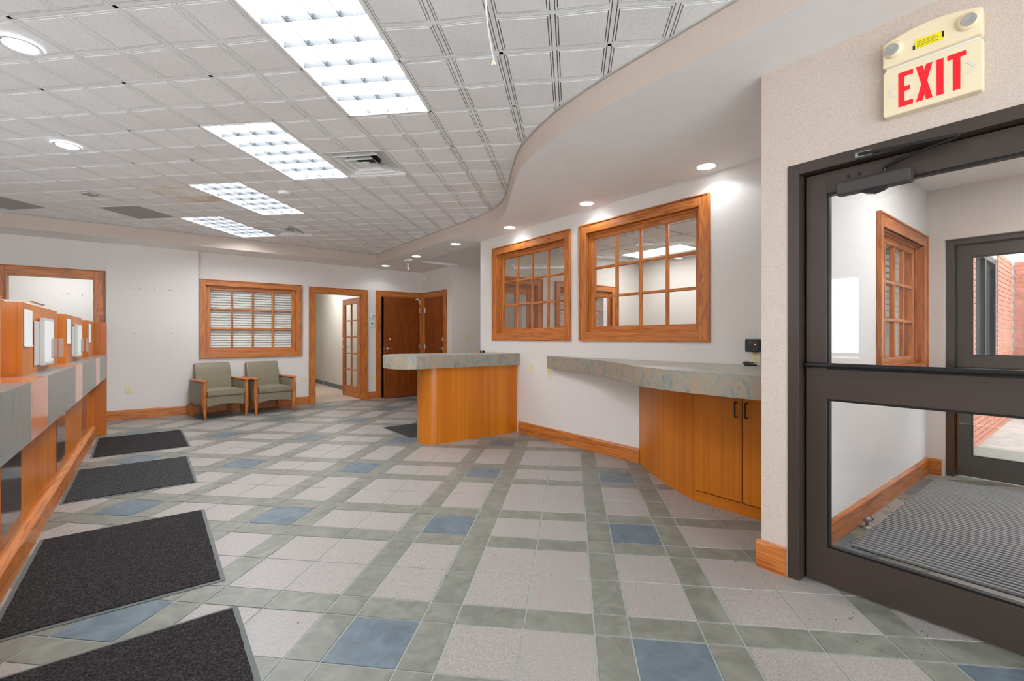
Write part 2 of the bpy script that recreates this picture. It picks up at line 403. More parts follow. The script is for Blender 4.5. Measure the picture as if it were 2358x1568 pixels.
# ------------------------------------------------------------------ walls
def pieces(mb, horiz, fixed0, fixed1, a0, a1, z0, z1, holes):
    """wall slab running along x (horiz) or y with rectangular holes (h0,h1,zb,zt)"""
    def add(p, q, zb, zt):
        if q-p < 1e-4 or zt-zb < 1e-4: return
        if horiz: mb.box(p, q, fixed0, fixed1, zb, zt)
        else: mb.box(fixed0, fixed1, p, q, zb, zt)
    cur = a0
    for (h0, h1, zb, zt) in sorted(holes):
        add(cur, h0, z0, z1); add(h0, h1, z0, zb); add(h0, h1, zt, z1); cur = h1
    add(cur, a1, z0, z1); return mb
WBX0, WBX1, WBZ0, WBZ1 = .613, 2.229, .918, 2.253            # back window, outer edge of the casing
D1 = (2.455, 3.392, 2.137); D2 = (3.77, 4.665, 2.145); D4 = (-1.62, -.69, 2.16)
struct('wall_back', pieces(MB(), True, YB, YB+.13, -4, 4.85, 0, ZS+.02, [(D4[0]-.02, D4[1]+.02, 0, D4[2]+.02), (WBX0+.08, WBX1-.08, WBZ0+.08, WBZ1-.08), (D1[0]-.02, D1[1]+.02, 0, D1[2]+.02), (D2[0]-.02, D2[1]+.02, 0, D2[2]+.02)]), 'wallpaper', 'greige back wall behind the armchairs with window and doorways', 'wall')
pil = struct('wall_pilaster', MB().box(-.555, .60, YP, YB+.01, 0, ZS+.01), 'wallpaper', 'blank greige wall panel standing proud left of the armchairs', 'wall')
for x, z in ((-.228, 2.024), (-.154, 2.036), (.024, 2.033), (.215, 2.031), (.252, 2.026), (-.22, 1.33), (.25, 1.335)):
    MB().lathe([(.001, -.0015), (.006, -.0015), (.007, 0)], (x, YP, z), 8, 'y').build('screw_hole', 'rubber', pil)
WR1 = (2.154, 3.723); WR2 = (3.862, 5.435); WRZ = (1.222, 2.535)
struct('wall_right', pieces(MB(), False, XR, XR+.13, YW, YE, 0, ZS+.01, [(WR1[0]+.08, WR1[1]-.08, WRZ[0]+.08, WRZ[1]-.08), (WR2[0]+.08, WR2[1]-.08, WRZ[0]+.08, WRZ[1]-.08)]), 'wallpaper', 'greige wall with two oak framed windows above the writing counter', 'wall')
struct('wall_exit', pieces(MB(), False, XE, XE+.13, -2.6, YW, 0, ZS+.01, [(-.02, 1.045, 0, 2.16)]), 'wallcover_tan_bounce', 'greige wall around and above the bronze exit door', 'wall')
VW = (4.19, 5.63, .93, 2.19)
struct('wall_vestibule', pieces(MB(), True, YV, YW, XE+.13, 7.6, 0, ZS+.01, [(VW[0]+.08, VW[1]-.08, VW[2]+.08, VW[3]-.08)]), 'wall_light', 'pale vestibule wall with an oak window seen through the exit door', 'wall')
struct('wall_entry', pieces(MB(), False, 5.70, 5.82, -1.3, YV, 0, 2.7, [(-.07, .93, 0, 2.15)]), 'wallpaper', 'greige wall around the outer bronze door of the vestibule', 'wall')
struct('wall_vestibule_side', MB().box(2.78, 5.82, -1.42, -1.3, 0, 2.7), 'wall_light', 'plain vestibule wall opposite its oak window', 'wall')
struct('ceiling_vestibule', MB().box(2.79, 5.82, -1.4, YV, 2.62, 2.66), 'soffit_paint', 'white vestibule ceiling behind the exit door glass', 'ceiling')
struct('wall_alcove', pieces(MB(), False, XA, XA+.13, YA, YB+.02, 0, ZS+.01, [(8.36, 9.25, 0, 2.14)]), 'wallpaper', 'short alcove wall holding the closed brown door', 'wall')
struct('wall_passage', MB().box(XA+.13, 6.6, YA, YA+.13, 0, 2.8), 'wallpaper', 'greige passage wall with a light switch right of the brown doors', 'wall')
struct('wall_passage_end', MB().box(6.5, 6.62, YE-.1, YA+.1, 0, 2.8), 'wallpaper', 'end wall of the side passage', 'wall')
pc = struct('ceiling_passage', MB().box(3.99, 6.6, YE-.02, YA+.02, 2.745, 2.77), 'grid_white', 'flat tiled ceiling over the side passage', 'ceiling')
for i in range(5):
    for j in range(4):
        x0 = 4.02+i*.61; y0 = YE+j*.61; MB().box(x0+.006, min(x0+.604, 6.5), y0+.006, min(y0+.604, YA), 2.738, 2.745).build('ceiling_tile', 'acoustic', pc)
# office behind the right hand windows
DA = (4.14, 4.86, 2.10); WBo = (5.25, 6.76, 1.0, 2.20)
struct('wall_office_side', pieces(MB(), True, 5.62, YE, XR+.13, 7.6, 0, 2.75, [(DA[0], DA[1], 0, DA[2]), (WBo[0]+.08, WBo[1]-.08, WBo[2]+.08, WBo[3]-.08)]), 'wall_tan', 'tan office wall with door and window seen through the right windows', 'wall')
struct('wall_office_end', MB().box(7.46, 7.6, YW, 5.62, 0, 2.75), 'wall_tan', 'plain tan office wall seen through the larger right window', 'wall')
struct('floor_office', MB().box(XR+.13, 7.46, YW, 5.62, -.003, .006), 'carpet', 'beige office carpet behind the right wall', 'floor')
oc = struct('ceiling_office', MB().box(XR+.13, 7.46, YW, 5.62, 2.715, 2.75), 'trim_grey', 'office tile ceiling seen through the larger right window', 'ceiling')
for i in range(6):
    for j in range(8):
        x0 = 3.98+i*.61; y0 = 1.54+j*.61-.36
        if abs(x0-6.42) < .05 and 3.9 < y0 < 5.0: continue
        MB().box(max(x0+.016, 4.001), min(x0+.594, 7.46), max(y0+.016, YW), min(y0+.594, 5.62), 2.694, 2.715).build('ceiling_tile', 'acoustic', oc)
# rooms behind the back wall
struct('wall_back_office', MB().box(3.62, 3.72, YB+.13, 14.2, 0, 2.75), 'wall_tan', 'tan office wall seen through the open french door', 'wall')
struct('wall_back_office_end', MB().box(-4, 3.72, 14.1, 14.2, 0, 2.75), 'wall_tan', 'far end wall of the office behind the french door', 'wall')
struct('wall_back_office_partition', MB().box(2.3, 2.4, YB+.13, 14.2, 0, 2.75), 'wall_tan', 'partition wall left inside the office behind the french door', 'wall')
struct('floor_back_office', MB().box(2.4, 3.62, YB+.06, 14.1, -.003, .008), 'carpet', 'beige carpet in the office behind the french door', 'floor')
struct('ceiling_back_office', MB().box(-4, 3.72, YB+.13, 14.2, 2.75, 2.8), 'soffit_paint', 'white ceiling in the offices behind the back wall', 'ceiling')
struct('baseboard_back_office', MB().box(3.605, 3.62, YB+.13, 14.1, .008, .11), 'cove_base', 'grey rubber cove base in the office behind the french door', 'baseboard')
wlo = struct('wall_left_office', MB().box(-4, .5, 11.3, 11.4, 0, 2.75), 'wall_light', 'off white office wall seen through the left doorway', 'wall')
for x, z in ((-1.25, 2.03), (-1.18, 2.035), (-1.0, 2.03), (-.80, 2.03), (-.74, 2.02)): MB().lathe([(.001, -.0015), (.008, -.0015), (.009, 0)], (x, 11.3, z), 8, 'y').build('screw_hole', 'rubber', wlo)
struct('wall_left_office_partition', MB().box(.4, .5, YB+.13, 11.3, 0, 2.75), 'wall_light', 'partition between the left office and the blind covered window', 'wall')
struct('wall_closet', MB().box(3.72, 4.85, 10.4, 10.5, 0, 2.75).box(4.8, 4.9, YB+.1, 10.5, 0, 2.75).box(3.72, 4.9, YB+.13, 10.5, 2.7, 2.75).box(3.72, 4.9, YB+.12, 10.5, -.02, -.001), 'blackout', 'dark unlit closet behind the brown door that stands ajar', 'wall')  # near-black walls: the darkness of the unlit room is put into the colour
struct('wall_left', pieces(MB(), False, -4.1, -4, -2.6, 14.2, 0, 3.0, [(2.6, 6.0, 1.0, 2.3)]), 'wallpaper', 'left side wall behind the teller counter', 'wall')
# unseen storefront behind the camera, its window added and widened for daylight
struct('wall_front', pieces(MB(), True, -2.72, -2.6, -4.1, 2.9, 0, 3.0, [(-3.8, 1.8, .1, 2.7)]), 'wallpaper', 'front wall with an added street window behind the viewer', 'wall')
sw = thing('window_9', 'added unseen street window behind the viewer, widened for daylight', 'window', (0, 0, 0), 0, None, 'structure')
for k in range(4): bx(sw, 'pane', 'glass', (-3.78+k*1.4, -3.78+k*1.4+1.36, -2.665, -2.655, .12, 2.68))
for k in range(5): bx(sw, 'mullion', 'bronze', (-3.8+k*1.4-.02, -3.8+k*1.4+.02, -2.7, -2.62, .1, 2.7))

sl = thing('added_window_8', 'added unseen window in the left side wall for daylight', 'window', (0, 0, 0), 0, None, 'structure')  # unseen window added to bring daylight onto the ceiling and right wall
for k in range(4): bx(sl, 'pane', 'glass', (-4.055, -4.045, 2.62+k*.85, 2.62+k*.85+.81, 1.02, 2.28))
for k in range(5): bx(sl, 'mullion', 'bronze', (-4.09, -4.01, 2.6+k*.85-.02, 2.6+k*.85+.02, 1.0, 2.3))

# ------------------------------------------------------------------ oak windows and casings (local: x right, y into the wall, z up)
def casing(t, w, h0, h1, cw, bottom=True, proud=.022, ax=('oak_x', 'oak_z'), cap=True):
    """boards around an opening; w outer half width, h0..h1 outer heights"""
    bx(t, 'casing_board', ax[1], (-w+.014, -w+cw, -proud, 0, h0+(.014 if bottom else 0), h1-.014), .003)
    bx(t, 'casing_board', ax[1], (w-cw, w-.014, -proud, 0, h0+(.014 if bottom else 0), h1-.014), .003)
    bx(t, 'casing_board', ax[0], (-w+cw, w-cw, -proud+.001, 0, h1-cw, h1-.014), .003)
    if bottom: bx(t, 'casing_board', ax[0], (-w+cw, w-cw, -proud+.001, 0, h0+.014, h0+cw), .003)
    e = .014
    bx(t, 'back_band', ax[1], (-w, -w+e, -proud-.01, 0, h0, h1), .004); bx(t, 'back_band', ax[1], (w-e, w, -proud-.01, 0, h0, h1), .004)
    bx(t, 'back_band', ax[0], (-w+e, w-e, -proud-.01, 0, h1-e, h1), .004)
    if bottom: bx(t, 'back_band', ax[0], (-w+e, w-e, -proud-.01, 0, h0, h0+e), .004)
def oak_window(name, label, loc, rotz, W2, h, cols_=4, rows_=3, cw=.102, sash=.066, depth=.07, glass='glass', wall=.13):
    t = thing(name, label, 'window', loc, rotz, None, 'structure'); w = W2/2
    casing(t, w, 0, h, cw)
    i0, i1, z0, z1 = -w+cw, w-cw, cw, h-cw; dj = .016
    bx(t, 'jamb', 'oak_z', (i0-.02, i0, -.018, wall, z0-.02, z1+.02)); bx(t, 'jamb', 'oak_z', (i1, i1+.02, -.018, wall, z0-.02, z1+.02))
    bx(t, 'jamb', 'oak_x', (i0, i1, -.018, wall, z1, z1+.02)); bx(t, 'jamb', 'oak_x', (i0, i1, -.018, wall, z0-.02, z0))
    y0, y1 = depth-.022, depth+.022
    g0, g1, gz0, gz1 = i0+sash, i1-sash, z0+sash, z1-sash
    bx(t, 'sash_stile', 'oak_z', (i0, g0, y0, y1, z0, z1), .004); bx(t, 'sash_stile', 'oak_z', (g1, i1, y0, y1, z0, z1), .004)
    bx(t, 'sash_rail', 'oak_x', (g0, g1, y0, y1, z0, gz0), .004); bx(t, 'sash_rail', 'oak_x', (g0, g1, y0, y1, gz1, z1), .004)
    # inner bead between jamb and sash
    for q in ((i0, i0+.018), (i1-.018, i1)): bx(t, 'bead', 'oak_z', (q[0], q[1], y0-.016, y0, z0, z1), .004)
    bx(t, 'bead', 'oak_x', (i0+.018, i1-.018, y0-.016, y0, z1-.018, z1), .004); bx(t, 'bead', 'oak_x', (i0+.018, i1-.018, y0-.016, y0, z0, z0+.018), .004)
    mw = .014; px_ = (g1-g0)/cols_; pz_ = (gz1-gz0)/rows_
    for k in range(1, cols_): x = g0+k*px_; bx(t, 'muntin', 'oak_z', (x-mw, x+mw, y0+.004, y1-.004, gz0, gz1), .006)
    for j in range(1, rows_):
        z = gz0+j*pz_
        for k in range(cols_): bx(t, 'muntin', 'oak_x', (g0+k*px_+(mw if k else 0), g0+(k+1)*px_-(mw if k < cols_-1 else 0), y0+.004, y1-.004, z-mw, z+mw), .006)
    for k in range(cols_):
        for j in range(rows_): bx(t, 'pane', glass, (g0+k*px_+.003, g0+(k+1)*px_-.003, depth-.002, depth+.002, gz0+j*pz_+.003, gz0+(j+1)*pz_-.003))
    return t
oak_window('window_1', 'oak twelve-pane window with closed cream blinds above the armchairs', ((WBX0+WBX1)/2, YB, WBZ0), 0, WBX1-WBX0, WBZ1-WBZ0)
oak_window('window_2', 'larger looking oak twelve-pane window nearest the exit door', (XR, (WR1[0]+WR1[1])/2, WRZ[0]), -90, WR1[1]-WR1[0], WRZ[1]-WRZ[0])
oak_window('window_3', 'oak twelve-pane window above the reception counter end', (XR, (WR2[0]+WR2[1])/2, WRZ[0]), -90, WR2[1]-WR2[0], WRZ[1]-WRZ[0])
oak_window('window_4', 'oak window in the vestibule seen through the exit door glass', ((VW[0]+VW[1])/2, YV, VW[2]), 0, VW[1]-VW[0], VW[3]-VW[2])
oak_window('window_5', 'oak office window seen through the panes of the right windows', ((WBo[0]+WBo[1])/2, 5.62, WBo[2]), 0, WBo[1]-WBo[0], WBo[3]-WBo[2])
def blind(label, cxm, y, z0, z1, half, tilt, pitch, rail=True):
    t = thing('window_blind', label, 'blind', (cxm, y, z0), 0)
    n = int((z1-z0-.03)/pitch); w2 = pitch*.53
    for k in range(n):
        z = .02+k*pitch+pitch/2; c, s_ = math.cos(R(tilt)), math.sin(R(tilt))
        mb = MB(); 
        pts = [(-w2, -.0), (0, .004), (w2, 0)]
        q = [(p*c - d*s_, p*s_ + d*c) for p, d in pts]
        for a_, b_ in zip(q, q[1:]): mb.quad((-half, a_[0], z+a_[1]), (half, a_[0], z+a_[1]), (half, b_[0], z+b_[1]), (-half, b_[0], z+b_[1]))
        mb.build('slat', 'slat', t)
    bx(t, 'head_rail', 'slat', (-half, half, -.02, .02, z1-z0-.03, z1-z0)); bx(t, 'bottom_rail', 'slat', (-half, half, -.015, .015, 0, .015))
    for x in (-half+.14, half-.14): MB().tube([(x, -.02, .01), (x, -.02, z1-z0)], .002, 5).build('cord', 'slat', t)
    return t
blind('closed cream slat blind behind the window above the armchairs', (WBX0+WBX1)/2, YB+.115, WBZ0+.11, WBZ1-.1, .69, 62, .0436)
blind('slat blind inside the vestibule window', (VW[0]+VW[1])/2, YW+.03, VW[2]+.1, VW[3]-.1, .6, 60, .056)
blind('white slat blind in the office window behind the right wall', (WBo[0]+WBo[1])/2, YE+.0+.04, WBo[2]+.1, WBo[3]-.1, .64, 45, .045)
# glazed door set in the office wall behind window 3
gd = thing('door_7', 'oak framed glazed office door seen through the reception window', 'door', ((DA[0]+DA[1])/2, 5.62, 0), 0, None, 'structure')
hw = (DA[1]-DA[0])/2
casing(gd, hw+.1, 0, DA[2]+.1, .1, False)
for q in ((-hw, -hw+.02), (hw-.02, hw)): bx(gd, 'jamb', 'oak_z', (q[0], q[1], 0, .15, 0, DA[2]))
bx(gd, 'jamb', 'oak_x', (-hw+.02, hw-.02, 0, .15, DA[2]-.02, DA[2]))
for q in ((-hw+.03, -hw+.12), (-.03, .05), (hw-.15, hw-.03)): bx(gd, 'stile', 'oak_z', (q[0], q[1], .06, .1, .02, DA[2]-.03), .003)
for q in ((.02, .25), (1.36, 1.41), (DA[2]-.16, DA[2]-.03)): bx(gd, 'rail', 'oak_x', (-hw+.12, hw-.15, .065, .095, q[0], q[1]), .003)
for q in ((-hw+.12, -.03), (.05, hw-.15)): bx(gd, 'pane', 'glass', (q[0], q[1], .078, .082, .25, DA[2]-.16))

# ------------------------------------------------------------------ doors
def lever(parent, x, y, z, d, front=-1):
    """lever handle: rose at x,z on face y, lever points to d along x"""
    MB().lathe([(.004, 0), (.032, 0), (.033, .006*front), (.026, .014*front), (.012, .018*front), (.012, .05*front)], (x, y, z), 18, 'y').build('rose', 'steel', parent, 0, True)
    MB().tube([(x, y+.045*front, z), (x+.03*d, y+.05*front, z+.002), (x+.075*d, y+.05*front, z-.003), (x+.115*d, y+.044*front, z+.004)], [.011, .010, .008, .007], 10).build('lever', 'steel', parent, 0, True)
def door_frame(t, hw, H, cw=.105):
    casing(t, hw+cw, 0, H+cw, cw, False)
    for q in ((-hw-.005, -hw+.018), (hw-.018, hw+.005)): bx(t, 'jamb', 'oak_z', (q[0], q[1], -.012, .142, 0, H))
    bx(t, 'jamb', 'oak_x', (-hw+.018, hw-.018, -.012, .142, H-.018, H+.005))
# door 1: open french door
d1 = thing('door_1', 'open oak french door with ten panes beside the armchair window', 'door', ((D1[0]+D1[1])/2, YB, 0), 0, None, 'structure')
hw = (D1[1]-D1[0])/2; door_frame(d1, hw, D1[2])
for q in ((-hw+.018, -hw+.03), (hw-.03, hw-.018)): bx(d1, 'stop', 'oak_z', (q[0], q[1], .04, .075, 0, D1[2]-.018))
lf = bpy.data.objects.new('door_leaf', None); C.objects.link(lf); lf.parent = d1; WL[lf] = Vector(); lf.location = (hw-.022, .135, 0); lf.rotation_euler = (0, 0, R(-(90-4.5)))
LW = .86; LH = 2.10
# leaf local: x from hinge (0) to -LW, thickness y 0..0.044
def leafbox(n, m, b, bev=.003): return bx(lf, n, m, b, bev)
leafbox('stile', 'oak_z', (-.115, 0, 0, .044, .01, LH)); leafbox('stile', 'oak_z', (-LW, -LW+.115, 0, .044, .01, LH))
leafbox('rail', 'oak_x', (-LW+.115, -.115, 0, .044, .01, .235)); leafbox('rail', 'oak_x', (-LW+.115, -.115, 0, .044, LH-.125, LH))
leafbox('muntin', 'oak_z', (-LW/2-.015, -LW/2+.015, .006, .038, .235, LH-.125))
ph = (LH-.125-.235)/5
for k in range(5):
    for q in ((-LW+.115, -LW/2-.015), (-LW/2+.015, -.115)):
        if k: leafbox('muntin', 'oak_x', (q[0], q[1], .006, .038, .235+k*ph-.014, .235+k*ph+.014))
        leafbox('pane', 'glass', (q[0]+.002, q[1]-.002, .02, .024, .235+k*ph+(.014 if k else .002), .235+(k+1)*ph-(.014 if k < 4 else .002)), 0)
for z in (.25, 1.05, 1.85): MB().box(-.002, .004, .002, .05, z-.05, z+.05).tube([(.004, .05, z-.05), (.004, .05, z+.05)], .006, 8).build('hinge', 'steel', lf)
lever(lf, -LW+.065, 0, 1.06, 1, -1); lever(lf, -LW+.065, .044, 1.06, 1, 1)
bx(lf, 'key_tag', 'white_plastic', (-LW+.055, -LW+.078, -.012, -.006, 1.22, 1.25))
# door 2: dark door standing ajar
d2 = thing('door_2', 'dark brown flush door standing slightly ajar', 'door', ((D2[0]+D2[1])/2, YB, 0), 0, None, 'structure')
hw = (D2[1]-D2[0])/2; door_frame(d2, hw, D2[2])
l2 = bpy.data.objects.new('door_leaf', None); C.objects.link(l2); l2.parent = d2; WL[l2] = Vector(); l2.location = (hw-.02, -.035, 0); l2.rotation_euler = (0, 0, R(8.2))
LW2 = .855
bx(l2, 'slab', 'door_wood', (-LW2, 0, 0, .044, .012, 2.115), .002)
lever(l2, -LW2+.07, 0, 1.035, 1, -1)
bx(l2, 'latch', 'steel', (-LW2-.012, -LW2+.002, .012, .032, 1.02, 1.05))
bx(l2, 'key_tag', 'white_plastic', (-LW2+.11, -LW2+.14, -.006, -.001, 1.215, 1.25))
for z in (.25, 1.07, 1.86): MB().box(-.004, .012, -.012, .0, z-.05, z+.05).tube([(.004, -.012, z-.05), (.004, -.012, z+.05)], .007, 8).build('hinge', 'steel', l2)
MB().prism([(-.12, 2.10), (-.05, 2.125), (.01, 2.075), (.015, 2.0), (-.005, 2.0), (-.01, 2.06), (-.05, 2.09), (-.1, 2.08)], -.014, -.006, 'y').build('bracket', 'white_plastic', l2)
# door 3: closed, in the short alcove wall (faces -X)
d3 = thing('door_3', 'closed dark brown flush door in the short side wall', 'door', (XA, 8.805, 0), -90, None, 'structure')
door_frame(d3, .445, 2.14)
l3 = bx(d3, 'door_leaf', 'door_wood', (-.425, .425, .01, .054, .012, 2.12), .002)
t3 = bpy.data.objects.new('door_hardware', None); C.objects.link(t3); t3.parent = d3; WL[t3] = Vector()
lever(t3, .36, .01, 1.035, -1, -1)
bx(t3, 'key_tag', 'white_plastic', (.345, .37, .0, .004, 1.2, 1.27))
for z in (.25, 1.07, 1.86): MB().box(-.435, -.415, -.004, .01, z-.05, z+.05).tube([(-.428, -.004, z-.05), (-.428, -.004, z+.05)], .007, 8).build('hinge', 'steel', t3)
# door 4: left doorway
d4 = thing('door_4', 'oak cased doorway behind the far end of the teller counter', 'door', ((D4[0]+D4[1])/2, YB, 0), 0, None, 'structure')
hw = (D4[1]-D4[0])/2; door_frame(d4, hw, D4[2], .115)
MB().box(hw-.024, hw-.017, .05, .1, 1.76, 1.86).build('hinge', 'steel', d4)

# baseboards
BH = .15
def board(name, label, along, a0, a1, face, sgn, z=0):
    """baseboard along x or y; face plane coordinate, sgn = outward direction"""
    t = .019; pr = [(0, 0), (t, 0), (t, BH-.02), (t-.008, BH-.006), (t-.012, BH), (0, BH)]
    mb = MB()
    if along == 'x': mb.prism([(face+sgn*p, z+q) for p, q in pr], a0, a1, 'x')
    else: mb.prism([(face+sgn*p, z+q) for p, q in pr], a0, a1, 'y')
    return struct(name, mb, 'oak_'+along, label, 'baseboard')
board('baseboard_back_left', 'oak baseboard below the blank panel left of the armchairs', 'x', -.575, .62, YP, -1)
board('baseboard_back', 'oak baseboard behind the two armchairs', 'x', .62, D1[0]-.106, YB, -1)
board('baseboard_back_right', 'short oak baseboard between the french door and brown door', 'x', D1[1]+.106, D2[0]-.106, YB, -1)
board('baseboard_right', 'oak baseboard below the right wall between the counters', 'y', 2.9, 4.84, XR, -1)
board('baseboard_exit', 'short oak baseboard block left of the exit door', 'y', 1.052, YW+.02, XE, -1)
board('baseboard_vestibule', 'long oak baseboard along the vestibule wall', 'x', 2.79, 5.70, YV, -1)
board('baseboard_vestibule_end', 'short oak baseboard beside the outer vestibule door', 'y', .95, YV-.02, 5.70, -1)

# ------------------------------------------------------------------ exit door (faces -X; local x = -Y)
def glazed_door(name, label, loc, depth, w, closer, bar_):
    t = thing(name, label, 'door', loc, -90, None, 'structure')        # local origin: hinge side bottom, x to the right as seen
    # frame
    bx(t, 'frame_jamb', 'bronze', (0, .055, -.005, .13, 0, 2.16), .002); bx(t, 'frame_jamb', 'bronze', (w+.07, w+.125, -.005, .13, 0, 2.16), .002)
    bx(t, 'frame_head', 'bronze', (.055, w+.07, -.005, .13, 2.105, 2.16), .002)
    bx(t, 'frame_stop', 'bronze_dark', (.055, .07, .085, .13, 0, 2.105)); bx(t, 'frame_stop', 'bronze_dark', (.055, w+.07, .085, .13, 2.085, 2.105))
    x0, x1, y0, y1 = .066, w+.06, depth, depth+.044
    st = .095
    bx(t, 'stile', 'bronze', (x0, x0+st, y0, y1, .012, 2.098), .002); bx(t, 'stile', 'bronze', (x1-st, x1, y0, y1, .012, 2.098), .002)
    bx(t, 'top_rail', 'bronze', (x0+st, x1-st, y0, y1, 1.99, 2.098), .002)
    bx(t, 'middle_rail', 'bronze', (x0+st, x1-st, y0, y1, .95, 1.10), .002)
    bx(t, 'bottom_rail', 'bronze', (x0+st, x1-st, y0, y1, .012, .195), .002)
    for (z0, z1) in ((.195, .95), (1.10, 1.99)):
        bx(t, 'pane', 'glass', (x0+st-.004, x1-st+.004, (y0+y1)/2-.003, (y0+y1)/2+.003, z0, z1))
        bx(t, 'glazing_bead', 'bronze_dark', (x0+st, x0+st+.01, y0+.006, y1-.006, z0, z1)); bx(t, 'glazing_bead', 'bronze_dark', (x1-st-.01, x1-st, y0+.006, y1-.006, z0, z1))
        bx(t, 'glazing_bead', 'bronze_dark', (x0+st+.01, x1-st-.01, y0+.006, y1-.006, z0, z0+.01)); bx(t, 'glazing_bead', 'bronze_dark', (x0+st+.01, x1-st-.01, y0+.006, y1-.006, z1-.01, z1))
    if bar_:
        MB().tube([(x0+.012, y0+.0, 1.118), (x0+.014, y0-.03, 1.12), (x0+.03, y0-.045, 1.122), (x0+.1, y0-.045, 1.122), (x1-.1, y0-.045, 1.122), (x1-.03, y0-.045, 1.122), (x1-.014, y0-.03, 1.12), (x1-.012, y0, 1.118)], .0125, 12).build('push_bar', 'bronze_dark', t, 0, True)
    if closer:
        MB().box(x0+.145, x0+.43, y0-.004, y0+.001, 2.0, 2.082).build('closer_plate', 'bronze', t)
        MB().prism([(y0-.058, 1.962), (y0-.05, 1.955), (y0-.004, 1.955), (y0-.004, 2.022), (y0-.045, 2.024), (y0-.058, 2.012)], x0+.153, x0+.436, 'x').build('closer_body', 'closer_grey', t, .007, segs=3)
        MB().prism([(x0+.24, 1.958), (x0+.36, 1.958), (x0+.335, 1.943), (x0+.30, 1.934), (x0+.265, 1.943)], y0-.052, y0-.012, 'y').build('closer_valve', 'bronze_dark', t, .006, segs=3)
        for q in (.19, .235): MB().lathe([(.002, -.0065), (.007, -.0065), (.008, -.004)], (x0+q, y0, 2.052), 12, 'y').build('screw', 'bronze_dark', t)
        MB().tube([(x0+.335, y0-.03, 2.02), (x0+.34, y0-.035, 2.045), (x0+.39, y0-.05, 2.058), (x0+.46, y0-.06, 2.07), (x0+.59, y0-.075, 2.092)], [.011, .010, .009, .008, .009], 8).build('closer_arm', 'bronze_dark', t, 0, True)
        MB().prism([(x0+.6, 2.088), (x0+.6, 2.102), (x0+.25, 2.128), (x0+.25, 2.114)], -.034, -.026, 'y').build('closer_arm', 'bronze_dark', t, .002)
        bx(t, 'arm_shoe', 'aluminium', (x0+.235, x0+.30, -.024, -.004, 2.108, 2.134), .004)
    return t
ed_ = glazed_door('door_5', 'bronze framed glass exit door below the exit sign', (XE+.0, 1.045, 0), .052, .95, True, True)
glazed_door('door_6', 'outer bronze framed glass door at the far end of the vestibule', (5.76, .93, 0), .05, .87, False, False)

# ------------------------------------------------------------------ exit sign
es = thing('exit_sign', 'cream emergency exit sign with red letters and two lamp heads', 'sign', (XE, .472, 2.25), -90)
hwS = .16
lower = MB().prism([(-hwS+.006, 0), (hwS-.006, 0), (hwS, .006), (hwS, .198), (hwS-.008, .206), (-hwS+.008, .206), (-hwS, .198), (-hwS, .006)], -.04, 0, 'y').build('sign_plate', 'sign_cream', es, .006, segs=3)
top = [(-hwS, .218), (hwS, .218), (hwS, .325)] + [(hwS-2*hwS*k/10, .325+.03*(1-((k-5)/5)**2)) for k in range(1, 10)] + [(-hwS, .325)]
upper = MB().prism(top, -.05, 0, 'y').build('lamp_housing', 'sign_cream', es, .008, segs=3)
bx(es, 'spine', 'white_plastic', (-hwS+.01, hwS-.01, -.03, 0, .2, .222))
def glyph(name, polys, mat, par, y=-.0405):
    mb = MB()
    for p in polys: mb.prism(p, y-.0012, y, 'y')
    return mb.build(name, mat, par)
def rect(x0, x1, z0, z1): return [(x0, z0), (x1, z0), (x1, z1), (x0, z1)]
zb, zt = .028, .178; zm = (zb+zt)/2; th = .02
X0 = -.105
E = [rect(X0, X0+.02, zb, zt), rect(X0+.02, X0+.05, zt-th, zt), rect(X0+.02, X0+.04, zm-th/2, zm+th/2), rect(X0+.02, X0+.05, zb, zb+th)]
glyph('letter', E, 'exit_red', es)
X1 = -.045; wX = .054
Xp = [[(X1, zt), (X1+.021, zt), (X1+wX, zb), (X1+wX-.021, zb)], [(X1+wX-.021, zt), (X1+wX, zt), (X1+wX/2+.008, zm), (X1+wX/2-.006, zm+.026)], [(X1, zb), (X1+.021, zb), (X1+wX/2+.006, zm-.026), (X1+wX/2-.008, zm)]]
glyph('letter', Xp, 'exit_red', es)
glyph('letter', [rect(.021, .043, zb, zt)], 'exit_red', es)
glyph('letter', [rect(.055, .111, zt-th, zt), rect(.072, .094, zb, zt-th)], 'exit_red', es)
glyph('chevron', [[(-.146, .103), (-.126, .128), (-.112, .128), (-.131, .103)], [(-.146, .103), (-.131, .103), (-.112, .078), (-.126, .078)]], 'sign_chevron', es)
glyph('chevron', [[(.146, .103), (.131, .103), (.108, .128), (.122, .128)], [(.146, .103), (.122, .078), (.108, .078), (.131, .103)]], 'sign_chevron', es)
for sx in (-1, 1):
    h = MB().lathe([(.036, 0), (.036, -.006), (.030, -.016), (.024, -.02)], (sx*.118, -.05, .285), 24, 'y').build('lamp_head', 'sign_cream', es, 0, True)
    MB().lathe([(.003, -.0215), (.012, -.024), (.023, -.0235), (.025, -.018)], (sx*.118+sx*.004, -.05, .283), 20, 'y').build('lamp_lens', 'steel', h, 0, True)
yl = MB().prism([(-.05, .252), (.045, .252), (.047, .287), (-.045, .292)], -.0525, -.0505, 'y').build('caution_label', 'yellow_label', es)
lm = MB()
for k in range(4): lm.box(-.04, .03-.008*(k % 2), -.0530, -.0526, .258+k*.007, .2595+k*.007)
lm.box(-.053, -.046, -.0530, -.0526, .252, .27); lm.box(.04, .046, -.0530, -.0526, .262, .285); lm.build('print', 'black', yl)

